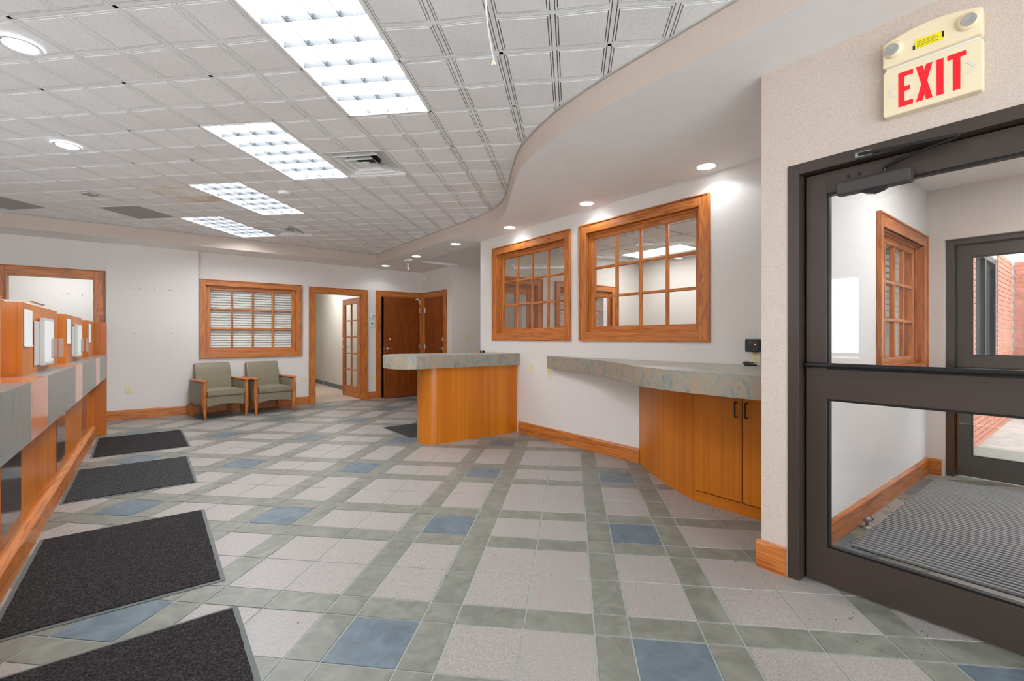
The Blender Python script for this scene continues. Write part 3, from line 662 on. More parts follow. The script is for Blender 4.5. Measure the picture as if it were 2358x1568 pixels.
# ------------------------------------------------------------------ writing counter under window 2
wc = thing('writing_counter', 'wavy stone patterned writing counter on an orange wood cabinet under the window', 'counter', (0, 0, 0))
front = smooth_curve([(3.78, 4.19), (3.715, 3.80), (3.60, 3.38), (3.42, 2.95), (3.21, 2.58), (3.0, 2.29), (2.90, 2.06), (2.86, 1.85), (2.845, 1.55), (2.84, YW+.002)], 4)
polyc = [(XR-.002, YW+.002), (XR-.002, 4.19)] + front
MB().prism(polyc[::-1], .888, 1.036).build('edge_slab', 'stone_laminate', wc, .003)
MB().prism([(x, y) for x, y in polyc[::-1]], 1.0362, 1.038).build('top_sheet', 'stone_top', wc)
cf = smooth_curve([(XR-.004, 2.905), (3.66, 2.615), (3.50, 2.355), (3.37, 2.11), (3.31, 1.98)], 4) 
cabp = [(XR-.004, 1.98)] + cf
MB().prism([(XR-.004, 1.98)] + cf, .0, .886).build('curved_panel', 'laminate_z', wc, 0, True)
bx(wc, 'cabinet_body', 'laminate_z', (3.325, XR-.004, YW+.004, 1.979, .0, .886))
bx(wc, 'toe_kick', 'laminate_y', (3.313, 3.325, YW+.004, 1.978, .0, .082))
for q, hy in (((1.605, 1.972), 1.64), ((1.232, 1.598), 1.567)):
    dd = bx(wc, 'cabinet_door', 'laminate_z', (3.303, 3.324, q[0], q[1], .09, .882), .0015)
    MB().tube([(3.303, hy, .80), (3.278, hy, .80), (3.272, hy, .794), (3.272, hy, .702), (3.278, hy, .696), (3.303, hy, .696)], .0055, 8).build('pull_handle', 'bronze_dark', dd, 0, True)
bx(wc, 'filler', 'laminate_z', (3.303, 3.324, YW+.004, 1.228, .09, .882))

# ------------------------------------------------------------------ reception counter (peninsula)
rc = thing('reception_counter', 'stone patterned peninsula counter with rounded end on an orange wood body', 'counter', (0, 0, 0))
def arc(cx_, cy_, r, a0, a1, n): return [(cx_+r*math.cos(R(a0+(a1-a0)*k/n)), cy_+r*math.sin(R(a0+(a1-a0)*k/n))) for k in range(n+1)]
slab = [(XR-.002, 4.83)] + [(XR-.002, 5.62)] + arc(2.56, 5.22, .40, 90, 180, 8)[0:] + [(2.16, 5.15)] + arc(2.42, 5.09, .26, 180, 270, 8)
MB().prism(slab, .902, 1.052).build('edge_slab', 'stone_laminate', rc, .003)
MB().prism(slab, 1.0522, 1.0542).build('top_sheet', 'stone_top', rc)
body = [(XR-.004, 4.885), (XR-.004, 5.3)] + [(2.68, 5.3)] + arc(2.70, 5.105, .17, 130, 180, 4) + arc(2.70, 5.055, .17, 180, 270, 8)
MB().prism(body, 0, .90).build('body', 'laminate_z', rc, 0, True)
dv = thing('desk_speaker', 'small black device on the reception counter near the wall', 'device', (3.62, 5.35, 1.0542))
MB().lathe([(.03, 0), (.034, .004), (.034, .026), (.028, .034)], (0, 0, 0), 18).build('housing', 'black', dv, 0, True)
MB().lathe([(.006, .0), (.022, .001), (.024, .005)], (-.01, -.024, .01), 12, 'y').build('button', 'steel', dv)

# ------------------------------------------------------------------ teller counter
tc = thing('teller_counter', 'long teller counter with stone, copper and dark strip fascia along the left', 'counter', (0, 0, 0))
XF = -.48; TZ0, TZ1 = .742, 1.04; YEND = 8.02
seg = [(.9, 1.55, 'counter_stone'), (1.55, 2.0, 'copper_laminate'), (2.0, 3.30, 'counter_stone'), (3.30, 3.77, 'copper_laminate'), (3.77, 4.99, 'counter_stone'), (4.99, 5.45, 'copper_laminate'), (5.45, 6.66, 'counter_stone'), (6.66, 7.11, 'copper_laminate'), (7.11, YEND-.02, 'counter_stone')]
for (a, b_, m) in seg:
    o = bx(tc, 'fascia_panel', m, (-1.0, XF, a+.001, b_-.001, TZ0, TZ1), .001)
dk = [(1.77, 2.24), (3.52, 3.98), (5.28, 5.745), (7.03, 7.47)]
cur = .9
for (a, b_) in dk:
    bx(tc, 'front_panel', 'laminate_z', (-.70, -.622, cur, a-.001, .0, TZ0-.001)); bx(tc, 'dark_panel', 'dark_laminate', (-.70, -.62, a, b_, .0, TZ0-.001)); cur = b_+.001
bx(tc, 'front_panel', 'laminate_z', (-.70, -.622, cur, YEND-.02, .0, TZ0-.001))
pr = [(-.622, 0), (-.568, 0), (-.568, .128), (-.60, .155), (-.622, .155)]
MB().prism([(x, z) for x, z in pr], .9, 7.90, 'y').build('base_rail', 'oak_y', tc, .002)
bx(tc, 'end_panel', 'laminate_z', (-1.15, -.478, YEND-.018, YEND+.02, 0, 1.463), .0015)
bx(tc, 'end_panel_edge', 'laminate_z', (-.4775, -.474, YEND-.018, YEND+.02, 0, 1.463))
def divider(y0, y1, lab):
    t = thing('counter_divider', lab, 'divider', (-.70, (y0+y1)/2, TZ1), 0, 'wooden dividers on the teller counter')
    h = (y1-y0)/2
    bx(t, 'side_panel', 'laminate_z', (.09, .11, -h, h, 0, .425), .001)
    bx(t, 'front_panel', 'laminate_z', (-.12, .09, -h, -h+.02, 0, .425), .001); bx(t, 'rear_panel', 'laminate_z', (-.12, .09, h-.02, h, 0, .425), .001)
    bx(t, 'top_panel', 'laminate_y', (-.12, .09, -h+.02, h-.02, .405, .425)); return t
divider(2.1, 3.345, 'wooden teller divider cut off by the left picture edge')
divider(3.81, 5.025, 'nearest fully visible wooden teller divider, grey notice frame on its side')
divider(5.505, 6.655, 'middle wooden teller divider on the counter')
divider(7.235, 7.99, 'farthest wooden teller divider, against the counter end panel')
def notice(y, lab):
    t = thing('notice_frame', lab, 'frame', (-.588, y, 1.08), 0, 'grey notice frames on the teller dividers')
    bx(t, 'back_plate', 'grey_plastic', (.0, .008, -.31, .12, .006, .285), .002)
    fr = bx(t, 'frame', 'grey_plastic', (.008, .030, -.185, .185, 0, .31), .002)
    sh = MB().box(.0302, .0308, -.17, .17, .018, .292).build('notice_sheet', 'paper', t)
    bx(t, 'grey_strip', 'trim_grey', (.0309, .0313, .08, .115, .05, .15)); return t
notice(4.435, 'grey wall bracket notice frame on the nearest visible divider'); notice(6.125, 'smaller looking grey notice frame on the middle divider')
def holder(y, lab):
    t = thing('sign_holder', lab, 'holder', (-.589, y, 1.21), 0, 'clear sign holders on divider sides')
    bx(t, 'sheet', 'paper', (.001, .004, -.11, .11, 0, .215)); bx(t, 'clear_lip', 'white_plastic', (.004, .008, -.115, .115, -.004, .006)); return t
holder(3.955, 'white sheet holder on the near edge of the nearest visible divider'); holder(5.63, 'white sheet holder on the near edge of the middle divider'); holder(7.36, 'white sheet holder on the farthest divider')
def brochure(y, lab):
    t = thing('brochure_holder', lab, 'holder', (-.545, y, 1.12), 0, 'clear brochure boxes on the notice frames')
    bx(t, 'front_wall', 'acrylic', (.022, .025, -.11, .11, 0, .135)); bx(t, 'back_wall', 'acrylic', (-.012, -.009, -.11, .11, 0, .135)); bx(t, 'side_wall', 'acrylic', (-.009, .022, -.11, -.107, 0, .135)); bx(t, 'side_wall', 'acrylic', (-.009, .022, .107, .11, 0, .135)); bx(t, 'base', 'acrylic', (-.009, .022, -.107, .107, 0, .003)); return t
brochure(4.62, 'clear brochure box in front of the nearest visible notice frame'); brochure(6.30, 'clear brochure box in front of the farther notice frame')
ty = thing('plastic_tray', 'translucent white plastic tray on top of the nearest visible divider', 'tray', (-.715, 4.72, TZ1+.425))
trp = MB()
for (a, b_, c, d) in ((-.06, .06, -.25, -.245), (-.06, .06, .245, .25)): trp.box(a, b_, c, d, 0, .045)
trp.box(-.06, -.055, -.245, .245, 0, .045); trp.box(.055, .06, -.245, .245, 0, .045); trp.box(-.055, .055, -.245, .245, 0, .004)
trp.build('tray_body', 'white_plastic', ty); MB().box(-.07, .07, -.26, .26, .045, .048).build('rim', 'white_plastic', ty)

# ------------------------------------------------------------------ floor mats
def mat_(x0, x1, y0, y1, lab, rz=0, pile='mat_pile'):
    t = thing('floor_mat', lab, 'floor mat', ((x0+x1)/2, (y0+y1)/2, .0), rz, 'charcoal mats along the teller counter')
    w, h = (x1-x0)/2, (y1-y0)/2
    MB().prism([(-w, -h), (w, -h), (w, h), (-w, h)], .0005, .004).build('rubber_border', 'mat_rubber', t, .0015)
    b = .022; mb = MB(); n = 26; zt_ = .0105
    pts = []
    rnd = random.Random(lab)
    for k in range(n): pts.append((-w+b+(2*w-2*b)*k/n, -h+b+rnd.uniform(-.002, .002)))
    for k in range(n): pts.append((w-b+rnd.uniform(-.002, .002), -h+b+(2*h-2*b)*k/n))
    for k in range(n): pts.append((w-b-(2*w-2*b)*k/n, h-b+rnd.uniform(-.002, .002)))
    for k in range(n): pts.append((-w+b+rnd.uniform(-.002, .002), h-b-(2*h-2*b)*k/n))
    mb.prism(pts, .004, zt_).build('pile', pile, t, .002); return t
mat_(-.555, .315, 1.32, 2.515, 'dark charcoal floor mat nearest the viewer, cut by the bottom edge')
mat_(-.555, .30, 2.815, 4.075, 'large dark charcoal floor mat, second from the viewer')
mat_(-.565, .305, 4.86, 6.01, 'dusty grey floor mat, third from the viewer', .5, 'mat_pile_worn')
mat_(-.535, .335, 6.53, 7.77, 'dark floor mat farthest along the teller counter', 1.5)
mat_(2.545, 3.42, 5.40, 6.26, 'dark floor mat behind the reception counter', 0, 'mat_pile_worn')

# ------------------------------------------------------------------ armchairs
def armchair(loc, rz, lab):
    t = thing('armchair', lab, 'armchair', loc, rz, 'olive waiting armchairs')
    for sx in (-1, 1):
        MB().tube([(sx*.292, -.325, 0), (sx*.296, -.325, .06), (sx*.302, -.325, .2), (sx*.304, -.325, .38), (sx*.302, -.325, .5), (sx*.30, -.325, .582)], [.017, .019, .028, .031, .028, .022], 14).build('leg', 'oak_z', t, 0, True)
        MB().prism([(sx*.27, .24), (sx*.31, .24), (sx*.305, .28), (sx*.275, .28)], 0, .2).build('leg', 'oak_z', t, .006)
        MB().tube([(sx*.295, .345, 0), (sx*.295, .325, .2)], [.02, .026], 8).build('leg', 'oak_z', t, 0, True)
        # side panel, arched lower edge
        p = [(-.30, .20)] + [(-.30+.6*k/8, .205+.03*math.sin(math.pi*k/8)) for k in range(1, 8)] + [(.32, .17), (.33, .40), (.30, .572), (-.30, .572)]
        MB().prism(p, sx*.27, sx*.318, 'x').build('side_panel', 'vinyl', t, .012, True, 3)
        # arm rest: tapered, wider at the front
        q = [(.268, .30), (.312, .30), (.322, .0), (.335, -.2), (.346, -.34), (.335, -.365), (.285, -.365), (.262, -.33), (.262, -.2), (.268, 0)]
        MB().prism([(sx*a, b) for a, b in q], .576, .604).build('armrest', 'oak_y', t, .007, True, 3)
    ap = [(-.27, .345), (-.27, .19)] + [(-.27+.54*k/8, .195+.03*math.sin(math.pi*k/8)) for k in range(1, 8)] + [(.27, .19), (.27, .345)]
    MB().prism(ap, -.325, -.27, 'y').build('front_apron', 'vinyl', t, .008, True, 3)
    bx(t, 'seat_base', 'vinyl', (-.27, .27, -.27, .27, .24, .345), .01)
    sc = MB(); nx, ny = 10, 10
    # cushion with crowned top
    def cz(i, j):
        u = i/nx*2-1; v = j/ny*2-1
        return .435+.03*(1-u**4)*(1-v**4)
    g = []
    for i in range(nx+1):
        for j in range(ny+1):
            x = -.266+.532*i/nx; y = -.335+.50*j/ny; sc.v.append((x, y, cz(i, j)))
    for i in range(nx):
        for j in range(ny): a = i*(ny+1)+j; sc.f.append((a, a+ny+1, a+ny+2, a+1))
    st_ = len(sc.v); ring = [(i, 0) for i in range(nx)] + [(nx, j) for j in range(ny)] + [(i, ny) for i in range(nx, 0, -1)] + [(0, j) for j in range(ny, 0, -1)]
    for z, off in ((.40, .008), (.365, .006), (.348, -.012)):
        for (i, j) in ring:
            x = -.266+.532*i/nx; y = -.335+.5*j/ny; l = math.hypot(x, y+.085) or 1
            sc.v.append((x+x/l*off*.5, y+(y+.085)/l*off, z))
    m_ = len(ring); prev = [i*(ny+1)+j for i, j in ring]
    for lv in range(3):
        cur_ = [st_+lv*m_+k for k in range(m_)]
        for k in range(m_): sc.f.append((prev[k], cur_[k], cur_[(k+1) % m_], prev[(k+1) % m_]))
        prev = cur_
    sc.f.append(tuple(prev)); cu = sc.build('seat_cushion', 'vinyl', t, 0, True)
    MB().tube([(-.262, -.335, .437), (-.13, -.340, .447), (0, -.341, .449), (.13, -.340, .447), (.262, -.335, .437)], .0035, 6).build('piping', 'vinyl', cu)
    bk = MB(); prof = [(.13, .40), (.16, .55), (.195, .70), (.235, .835), (.255, .852), (.29, .85), (.325, .83), (.33, .70), (.325, .5), (.32, .22), (.2, .22), (.15, .3)]
    bk.prism(prof, -.262, .262, 'x').build('backrest', 'vinyl', t, .022, True, 4)
    bx(t, 'care_tag', 'paper', (.06, .13, -.02, .0, .225, .24)); return t
armchair((.84, 8.86, 0), 14, 'olive vinyl armchair with oak arms, left of the pair')
armchair((1.565, 8.89, 0), 10.6, 'olive vinyl armchair with oak arms, right of the pair')

# ------------------------------------------------------------------ ceiling fittings
def troffer(a, b, lab):
    x, y = cuv(a+.5, b+1); t = thing('ceiling_light', lab, 'ceiling light', (x, y, ZC), -45, 'recessed fluorescent ceiling lights')
    hw, hl = .292, .597
    for q in ((-hw-.012, -hw), (hw, hw+.012)): bx(t, 'frame', 'white_paint', (q[0], q[1], -hl-.012, hl+.012, -.002, .055))
    for q in ((-hl-.012, -hl), (hl, hl+.012)): bx(t, 'frame', 'white_paint', (-hw, hw, q[0], q[1], -.002, .055))
    MB().quad((-hw, -hl, .05), (-hw, hl, .05), (hw, hl, .05), (hw, -hl, .05)).build('lamp_panel', 'lamp_panel', t)
    for k in range(1, 4): xx = -hw+2*hw*k/4; bx(t, 'louver_blade', 'louver', (xx-.0015, xx+.0015, -hl, hl, .004, .036))
    for k in range(1, 6):
        yy = -hl+2*hl*k/6; bx(t, 'louver_blade', 'louver', (-hw, hw, yy-.0015, yy+.0015, .004, .0355))
    return t
troffer(-1, -2, 'nearest fluorescent louver light, cut by the top edge'); troffer(-3, 0, 'second nearest fluorescent louver light beside the square air diffuser')
troffer(-5, 2, 'third fluorescent louver light beside the stained tile'); troffer(-7, 4, 'farthest fluorescent louver light near the back soffit')
# the same row goes on above and behind the viewer
def diffuser(a, b, lab):
    x, y = cuv(a+.5, b+.5); t = thing('air_diffuser', lab, 'air vent', (x, y, ZC), -45, 'square ceiling air diffusers')
    def cone(s0, z0, s1, z1, th=.004):
        mb = MB(); q = [(-1, -1), (1, -1), (1, 1), (-1, 1)]
        for (s, z) in ((s0, z0), (s1, z1)):
            for k in range(4): mb.v.append((q[k][0]*s, q[k][1]*s, z))
        for k in range(4): mb.f.append((k, (k+1) % 4, 4+(k+1) % 4, 4+k))
        for (s, z) in ((s0, z0+th), (s1, z1+th)):
            for k in range(4): mb.v.append((q[k][0]*s, q[k][1]*s, z))
        for k in range(4): mb.f.append((8+k, 12+k, 12+(k+1) % 4, 8+(k+1) % 4)); mb.f.append((k, 8+k, 8+(k+1) % 4, (k+1) % 4)); mb.f.append((4+k, 4+(k+1) % 4, 12+(k+1) % 4, 12+k))
        return mb
    cone(.303, -.002, .255, .05).build('outer_frame', 'grid_white', t)
    cone(.215, -.006, .155, .05).build('cone_ring', 'grid_white', t); cone(.135, -.008, .085, .045).build('cone_ring', 'grid_white', t)
    cone(.07, -.008, .01, .02).build('cone_ring', 'grid_white', t); bx(t, 'center_plate', 'grid_white', (-.055, .055, -.055, .055, -.008, -.004))
    MB().lathe([(.15, .052), (.15, .2)], (0, 0, 0), 24).build('duct_collar', 'black', t)
    MB().box(-.26, -.15, -.26, .26, .05, .056).box(.15, .26, -.26, .26, .05, .056).box(-.15, .15, -.26, -.15, .05, .056).box(-.15, .15, .15, .26, .05, .056).build('back_pan', 'grid_white', t)
    MB().tube([(.05, .2, .05), (-.02, -.02, .03)], .004, 6).build('wire_brace', 'trim_grey', t)
    bx(t, 'cross_bar', 'white_paint', (-.2, .0, .05, .08, .02, .035))
    return t
diffuser(-2, 1, 'nearer square air diffuser beside the second ceiling light'); diffuser(-6, 5, 'far square air diffuser beside the farthest ceiling light')
def grille(a, b, lab):
    x, y = cuv(a+.5, b+.5); t = thing('return_grille', lab, 'air vent', (x, y, ZC), -45, 'perforated return air grilles')
    h = .298
    for q in ((-h, -h+.014), (h-.014, h)): bx(t, 'frame', 'grid_white', (q[0], q[1], -h, h, -.002, .01)); bx(t, 'frame', 'grid_white', (-h+.014, h-.014, q[0], q[1], -.002, .01))
    mb = MB()
    for k in range(44): xx = -h+.018+k*(2*h-.036)/43; mb.box(xx-.0035, xx+.0035, -h+.014, h-.014, 0, .008)
    p = mb.build('perforated_plate', 'trim_grey', t); p['kind'] = 'stuff'
    bx(t, 'backing', 'rubber', (-h+.014, h-.014, -h+.014, h-.014, .02, .024)); return t
grille(-8, 3, 'grey return air grille left of the farthest ceiling light'); grille(-10, 2, 'grey return air grille at the left picture edge')
def downlight(x, y, z, lab, grp, lit=True, spot=True, r=.076):
    t = thing('downlight', lab, 'ceiling light', (x, y, z), 0, grp)
    MB().lathe([(r, -.0), (r+.002, -.003), (r+.016, -.003), (r+.017, 0)], (0, 0, 0), 32).build('trim_ring', 'white_paint', t, 0, True) if False else None
    rg = MB(); n = 32; st = 0
    prof = [(r+.017, .0), (r+.016, -.004), (r+.001, -.004), (r-.004, -.0005)]
    for rr, h in prof:
        for k in range(n): a = 2*math.pi*k/n; rg.v.append((rr*math.cos(a), rr*math.sin(a), h))
    for i in range(len(prof)-1):
        for k in range(n): a = i*n+k; b = i*n+(k+1) % n; rg.f.append((a, b, b+n, a+n))
    rg.build('trim_ring', 'white_paint', t, 0, True)
    MB().lathe([(.002, .0), (r-.003, .0), (r-.003, .002)], (0, 0, -.0022), 32).build('lens' if lit else 'reflector', 'lamp_disc' if lit else 'aluminium', t)
    if lit and spot:
        ld = bpy.data.lights.new('downlight_beam', 'SPOT'); ld.energy = SPOT; ld.color = (.86, .93, 1.0); ld.spot_size = R(142); ld.spot_blend = .35; ld.shadow_soft_size = .04
        lo = bpy.data.objects.new('downlight_beam', ld); C.objects.link(lo); lo.parent = t; lo.location = (0, 0, -.012)
    return t
nm = ['nearest soffit downlight, above the writing counter', 'soffit downlight between the two right windows', 'soffit downlight above the reception window', 'soffit downlight at the passage opening', 'soffit downlight beside the security camera', 'farthest soffit downlight, in front of the brown door']
for k, y in enumerate((2.085, 3.445, 4.805, 6.167, 7.507, 8.872)): downlight(3.68, y, ZS, nm[k], 'soffit downlights')
downlight(-.58, 3.70, ZC-.012, 'bright downlight at the left edge above the teller counter', 'downlights above the teller counter')
downlight(-.57, 5.385, ZC-.012, 'lit downlight above the middle teller divider', 'downlights above the teller counter')
downlight(-.557, 7.063, ZC-.012, 'unlit downlight with a metal reflector near the return grilles', 'downlights above the teller counter', False)
sd = thing('smoke_detector', 'white round smoke detector on the lobby ceiling', 'detector', (1.16, 5.636, ZC))
MB().lathe([(.068, 0), (.068, -.014), (.055, -.036), (.03, -.042), (.004, -.042)], (0, 0, 0), 24).build('housing', 'white_plastic', sd, 0, True)
wi = thing('hanging_wire', 'white cable with frayed end dangling from the ceiling', 'cable', (1.16, 1.69, ZC))
MB().tube([(0, 0, 0), (-.002, .0, -.06), (.002, -.002, -.12), (.012, .01, -.19), (.05, .045, -.24), (.10, .092, -.28), (.124, .11, -.305), (.122, .110, -.318)], .0042, 8).build('cable', 'white_plastic', wi, 0, True)
MB().tube([(.122, .110, -.316), (.134, .108, -.326)], .006, 6).tube([(.122, .110, -.316), (.118, .118, -.33)], .005, 6).build('frayed_end', 'sign_cream', wi)
# security camera
sc_ = thing('security_camera', 'small white security camera hanging from the soffit', 'camera', (3.70, 7.88, ZS), 0)
MB().lathe([(.05, 0), (.05, -.006), (.012, -.01)], (0, 0, 0), 20).build('mount_plate', 'aluminium', sc_, 0, True)
MB().tube([(0, 0, -.008), (0, 0, -.12)], .011, 10).build('stem', 'white_plastic', sc_, 0, True)
MB().prism([(-.03, -.04), (.03, -.04), (.04, -.025), (.04, .025), (.03, .04), (-.03, .04), (-.04, .025), (-.04, -.025)], -.09, .09, 'y').build('body', 'white_plastic', sc_, .004)
cb_ = sc_.children[-1]; cb_.location = (0, -.02, -.165); cb_.rotation_euler = (R(24), 0, R(-32))
MB().lathe([(.024, 0), (.026, -.05), (.022, -.055), (.004, -.05)], (0, 0, 0), 16, 'y').build('lens', 'black', sc_, 0, True)
ln_ = sc_.children[-1]; ln_.location = (-.045, -.085, -.2); ln_.rotation_euler = (R(24), 0, R(-32))
MB().tube([(.03, .04, -.13), (.06, .08, -.09)], .008, 6).build('antenna', 'black', sc_)
ms = thing('motion_sensor', 'cream corner motion sensor above the closed brown door', 'sensor', (XA-.001, 9.22, 2.52), -90)
MB().prism([(-.035, 0), (.035, 0), (.02, -.045), (-.02, -.045)], .0, .11).build('housing', 'sign_cream', ms, .004)
s2 = thing('wall_sensor', 'tiny cream sensor at the top of the wall over the reception window', 'sensor', (XR, 4.53, 2.655), -90)
MB().lathe([(.022, 0), (.022, -.012), (.01, -.03), (.002, -.03)], (0, 0, .0), 14, 'y').build('housing', 'sign_cream', s2, 0, True)

# ------------------------------------------------------------------ plates, thermostat
def outlet(loc, rz, lab, blank=False, cat='outlet', h=.115, w=.07, name='wall_outlet'):
    t = thing(name, lab, cat, loc, rz)
    pl = bx(t, 'cover_plate', 'ivory', (-w/2, w/2, -.007, 0, -h/2, h/2), .003)
    if not blank:
        for z in (-.02, .02):
            f = MB().lathe([(.002, -.0095), (.0165, -.0095), (.017, -.007)], (0, 0, z), 16, 'y').build('receptacle', 'ivory', t)
            MB().box(-.008, -.006, -.0102, -.009, z-.001, z+.007).box(.006, .008, -.0102, -.009, z-.001, z+.006).box(-.002, .002, -.0102, -.009, z-.010, z-.006).build('slots', 'black', f)
    return t
outlet((-.292, YP, .457), 0, 'ivory outlet on the blank panel left of the armchairs')
outlet((2.252, YB, .479), 0, 'blank ivory wall plate right of the armchairs', True, 'wall plate', name='wall_plate')
outlet((3.574, YB, .435), 0, 'ivory outlet on the strip between french door and brown door')
outlet((XR, 4.569, .857), -90, 'blank ivory plate between the reception and writing counters', True, 'wall plate', name='wall_plate')
outlet((XR, 4.246, .832), -90, 'ivory outlet partly hidden under the writing counter end')
outlet((XR, 1.765, 1.115), -90, 'ivory outlet above the writing counter with a charger plugged in')
sw_ = outlet((5.09, YA, 1.252), 0, 'ivory light switch on the passage wall', True, 'light switch', name='light_switch')
bx(sw_, 'toggle', 'ivory', (-.006, .006, -.016, -.006, -.01, .012), .002)
o2 = outlet((3.605, 9.62+1.6, .47), 90, 'pale outlet inside the office behind the french door'); o2.location = (3.62, 13.1, .47); o2.rotation_euler = (0, 0, R(-90))
o3 = outlet((3.62, 12.8, .46), -90, 'pale data plate with a white cable in the back office', True, 'wall plate', name='wall_plate')
wcab = thing('loose_cable', 'thin white cable hanging to the carpet in the back office', 'cable', (3.60, 12.8, 0.012))
MB().tube([(0, 0, .40), (-.01, .1, .25), (-.01, .05, .1), (-.05, -.1, .006), (-.3, -.3, .006), (-.4, -.1, .006)], .005, 6).build('cable', 'white_plastic', wcab, 0, True)
th_ = thing('thermostat', 'white thermostat with green display between the doors', 'thermostat', (3.583, YB, 1.50))
bx(th_, 'body', 'white_plastic', (-.062, .062, -.026, 0, 0, .115), .01, segs=3); bx(th_, 'display', 'lcd', (-.032, .036, -.0275, -.026, .035, .085))
tb = thing('wall_sensor_box', 'small white sensor box just above the thermostat', 'sensor', (3.583, YB, 1.69))
bx(tb, 'body', 'white_plastic', (-.05, .05, -.03, 0, 0, .065), .01, segs=3); bx(tb, 'window', 'rubber', (.0, .03, -.0312, -.03, .025, .04))
pg = thing('plug_in_charger', 'black plug-in unit with orange light beside the exit wall', 'charger', (XR-.0115, 1.772, 1.147), -90)
bx(pg, 'body', 'black', (-.055, .055, -.05, 0, 0, .105), .008, segs=3); bx(pg, 'window', 'rubber', (-.03, .012, -.052, -.05, .062, .092))
MB().lathe([(.001, -.053), (.004, -.053), (.004, -.05)], (.028, 0, .058), 10, 'y').build('indicator', 'led', pg)
kf = thing('key_fob', 'dark red and black key fob lying on the writing counter', 'key fob', (3.78, 1.77, 1.0382), -80)
MB().box(-.045, .045, -.02, .02, 0, .014).build('black_fob', 'black', kf, .006, segs=3)
MB().prism([(-.06, .016), (-.05, .03), (-.02, .034), (.02, .026), (.03, .018), (-.03, .015)], -.018, .018, 'y').build('red_case', 'fob_red', kf, .004)
MB().tube([(.0, 0, .028), (.05, .0, .03), (.062, .0, .02)], .004, 6).build('key_blade', 'steel', kf)

# ------------------------------------------------------------------ vestibule contents
em = thing('entry_mat', 'grey ribbed entrance mat on the vestibule floor', 'floor mat', (4.43, .2, 0.0))
bx(em, 'tray', 'entry_groove', (-1.105, 1.10, -.98, .76, .0005, .005))
rb = MB(); x = -1.09
while x < 1.09:
    rb.prism([(x-.0115, .004), (x+.0115, .004), (x+.009, .016), (x-.009, .016)], -.975, .755, 'y'); x += .0405
rbo = rb.build('ribs', 'entry_rib', em); rbo['kind'] = 'stuff'
ds = thing('door_stop', 'metal floor door stop with black rubber tip in the vestibule', 'door stop', (3.75, .995, 0))
MB().lathe([(.032, 0), (.03, .005), (.012, .014), (.010, .03), (.013, .045), (.013, .06), (.004, .062)], (0, 0, 0), 18).build('post', 'aluminium', ds, 0, True)
MB().tube([(-.018, .004, .052), (.026, -.008, .052)], .015, 14).build('head', 'aluminium', ds, 0, True)
MB().tube([(.026, -.008, .052), (.045, -.013, .052)], .014, 14).build('rubber_tip', 'rubber', ds, 0, True)
vs_ = thing('vestibule_detector', 'round white detector on the vestibule ceiling', 'detector', (4.6, .55, 2.62))
MB().lathe([(.06, 0), (.06, -.02), (.03, -.04), (.003, -.04)], (0, 0, 0), 20).build('housing', 'white_plastic', vs_, 0, True)

# ------------------------------------------------------------------ outside
struct('ground_outside', MB().box(5.82, 16, -9, 8, -.12, -.03), 'concrete', 'pale concrete walk outside the outer door', 'pavement')
struct('added_shade_roof', MB().box(5.82, 9.5, -6, 8, 3.0, 3.15), 'concrete', 'added unseen canopy shading the brick wall outside', 'canopy')  # unseen canopy, added to keep sky light off the brick
bw = struct('wall_outside', MB().box(6.0, 7.64, .985, 1.3, -.03, 3.0).box(7.64, 9.33, .985, 1.3, -.03, .64).box(9.33, 10.9, .985, 1.3, -.03, 3.0).box(10.93, 11.2, -3, 1.3, -.03, 3.0).box(7.64, 9.33, .985, 1.3, 2.35, 3.0), 'mortar', 'red brick outer wall with a dark window beyond the outer door', 'wall')
br = []
LB, HB = .2, .0677
for c in range(37):
    z = -.03+c*HB; off = (c % 2)*LB/2
    def row(x0, x1):
        x = x0-off
        while x < x1:
            a, b_ = max(x, x0), min(x+LB, x1)
            if b_-a > .03: br.append((a+.005, b_-.005, .972, .99, z+.005, z+HB-.005, 'x'))
            x += LB
    row(6.9, 7.64); row(9.33, 10.9)
    if z < .56: row(7.64, 9.33)
    y = .95+off
    for k in range(3): br.append((10.915, 10.94, max(y-LB+.005, .2), min(y-.005, .96), z+.005, z+HB-.005, 'y')); y -= LB
br.sort(key=lambda b_: b_[0]); 
stuff = MB()
for k, b_ in enumerate(br):
    if k < 280: MB().box(*b_[:6]).build('brick', 'brick_red', bw)
    else: stuff.box(*b_[:6])
so = stuff.build('distant_bricks', 'brick_red', bw); so['kind'] = 'stuff'
MB().box(7.6, 9.37, .93, 1.0, .56, .64).build('window_sill', 'brick_red', bw)
ow = thing('window_10', 'dark framed window in the outside brick wall', 'window', (8.485, 1.05, .64), 0, None, 'structure')
for q in ((-.845, -.78), (-.03, .03), (.78, .845)): bx(ow, 'frame', 'bronze_dark', (q[0], q[1], -.06, .02, 0, 1.71))
for q in ((0, .07), (1.64, 1.71)): bx(ow, 'frame', 'bronze_dark', (-.78, .78, -.06, .02, q[0], q[1]))
for q in ((-.78, -.03), (.03, .78)): bx(ow, 'pane', 'dark_glass', (q[0], q[1], -.01, 0, .07, 1.64))

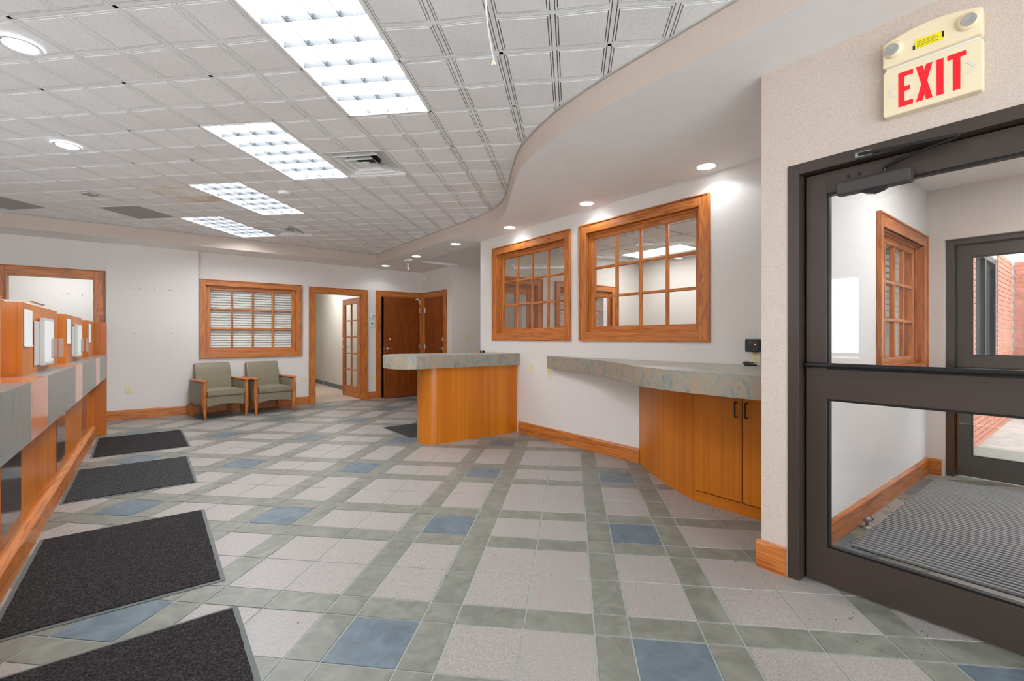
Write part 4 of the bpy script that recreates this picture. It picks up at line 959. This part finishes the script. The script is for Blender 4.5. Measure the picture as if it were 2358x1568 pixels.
# side room lamps: the first is seen, the rest are added for brightness
def room_light(x, y, z, w, h, lab, mt='office_panel'):
    t = thing('ceiling_light', lab, 'ceiling light', (x, y, z))
    for q in ((-w/2-.012, -w/2), (w/2, w/2+.012)): bx(t, 'frame', 'white_paint', (q[0], q[1], -h/2-.012, h/2+.012, -.008, .0))
    for q in ((-h/2-.012, -h/2), (h/2, h/2+.012)): bx(t, 'frame', 'white_paint', (-w/2, w/2, q[0], q[1], -.008, .0))
    MB().box(-w/2, w/2, -h/2, h/2, -.006, -.002).build('lamp_panel', mt, t); return t
room_light(6.67, 4.62, 2.700, .53, 1.13, 'fluorescent office light seen through the larger right window')
room_light(4.9, 1.95, 2.694, .53, 1.13, 'added unseen office light brightening the office side wall')  # kept out of view, added to lift the office side wall
room_light(3.0, 11.4, 2.75, .5, 1.2, 'added unseen ceiling light in the office behind the french door', 'bright_panel')
room_light(5.3, 6.9, 2.738, .6, .6, 'added unseen ceiling light brightening the side passage', 'passage_panel')
room_light(-1.2, 10.4, 2.75, 1.2, .5, 'added unseen ceiling light in the office behind the left doorway', 'dim_panel')
room_light(4.2, -.1, 2.62, .6, 1.2, 'added unseen ceiling light brightening the vestibule', 'bright_panel')

# ------------------------------------------------------------------ dirt specks on the floor
dm = MB(); rnd = random.Random(3)
def dirt(x, y, s, z=.0005):
    n = len(dm.v); k = 5; a0 = rnd.uniform(0, 6)
    for i in range(k): a = a0+2*math.pi*i/k; r = s*rnd.uniform(.6, 1.2); dm.v.append((x+r*math.cos(a), y+r*math.sin(a), z))
    dm.v.append((x, y, z+s*.5))
    for i in range(k): dm.f.append((n+i, n+(i+1) % k, n+k))
for k in range(40): dirt(rnd.uniform(-.55, -.35), rnd.uniform(3.4, 7.9), rnd.uniform(.002, .005))
for k in range(40): y = rnd.uniform(1.3, 2.95); dirt((3.28 if y < 1.98 else 3.28+(y-1.98)*.62)-abs(rnd.gauss(.02, .06)), y, rnd.uniform(.002, .006))
for k in range(30): dirt(rnd.uniform(2.3, 2.62), rnd.uniform(.3, 1.3), rnd.uniform(.002, .005))
for k in range(60): dirt(rnd.uniform(2.85, 5.6), rnd.uniform(.965, 1.03), rnd.uniform(.002, .006))
for k in range(60): dirt(rnd.uniform(.5, 3.6), rnd.uniform(1.2, 7), rnd.uniform(.002, .005))
do = dm.build('floor_debris', 'dirt', None); tag(do, 'scattered tiny dark dirt crumbs on the tile floor', 'dirt', None, 'stuff')
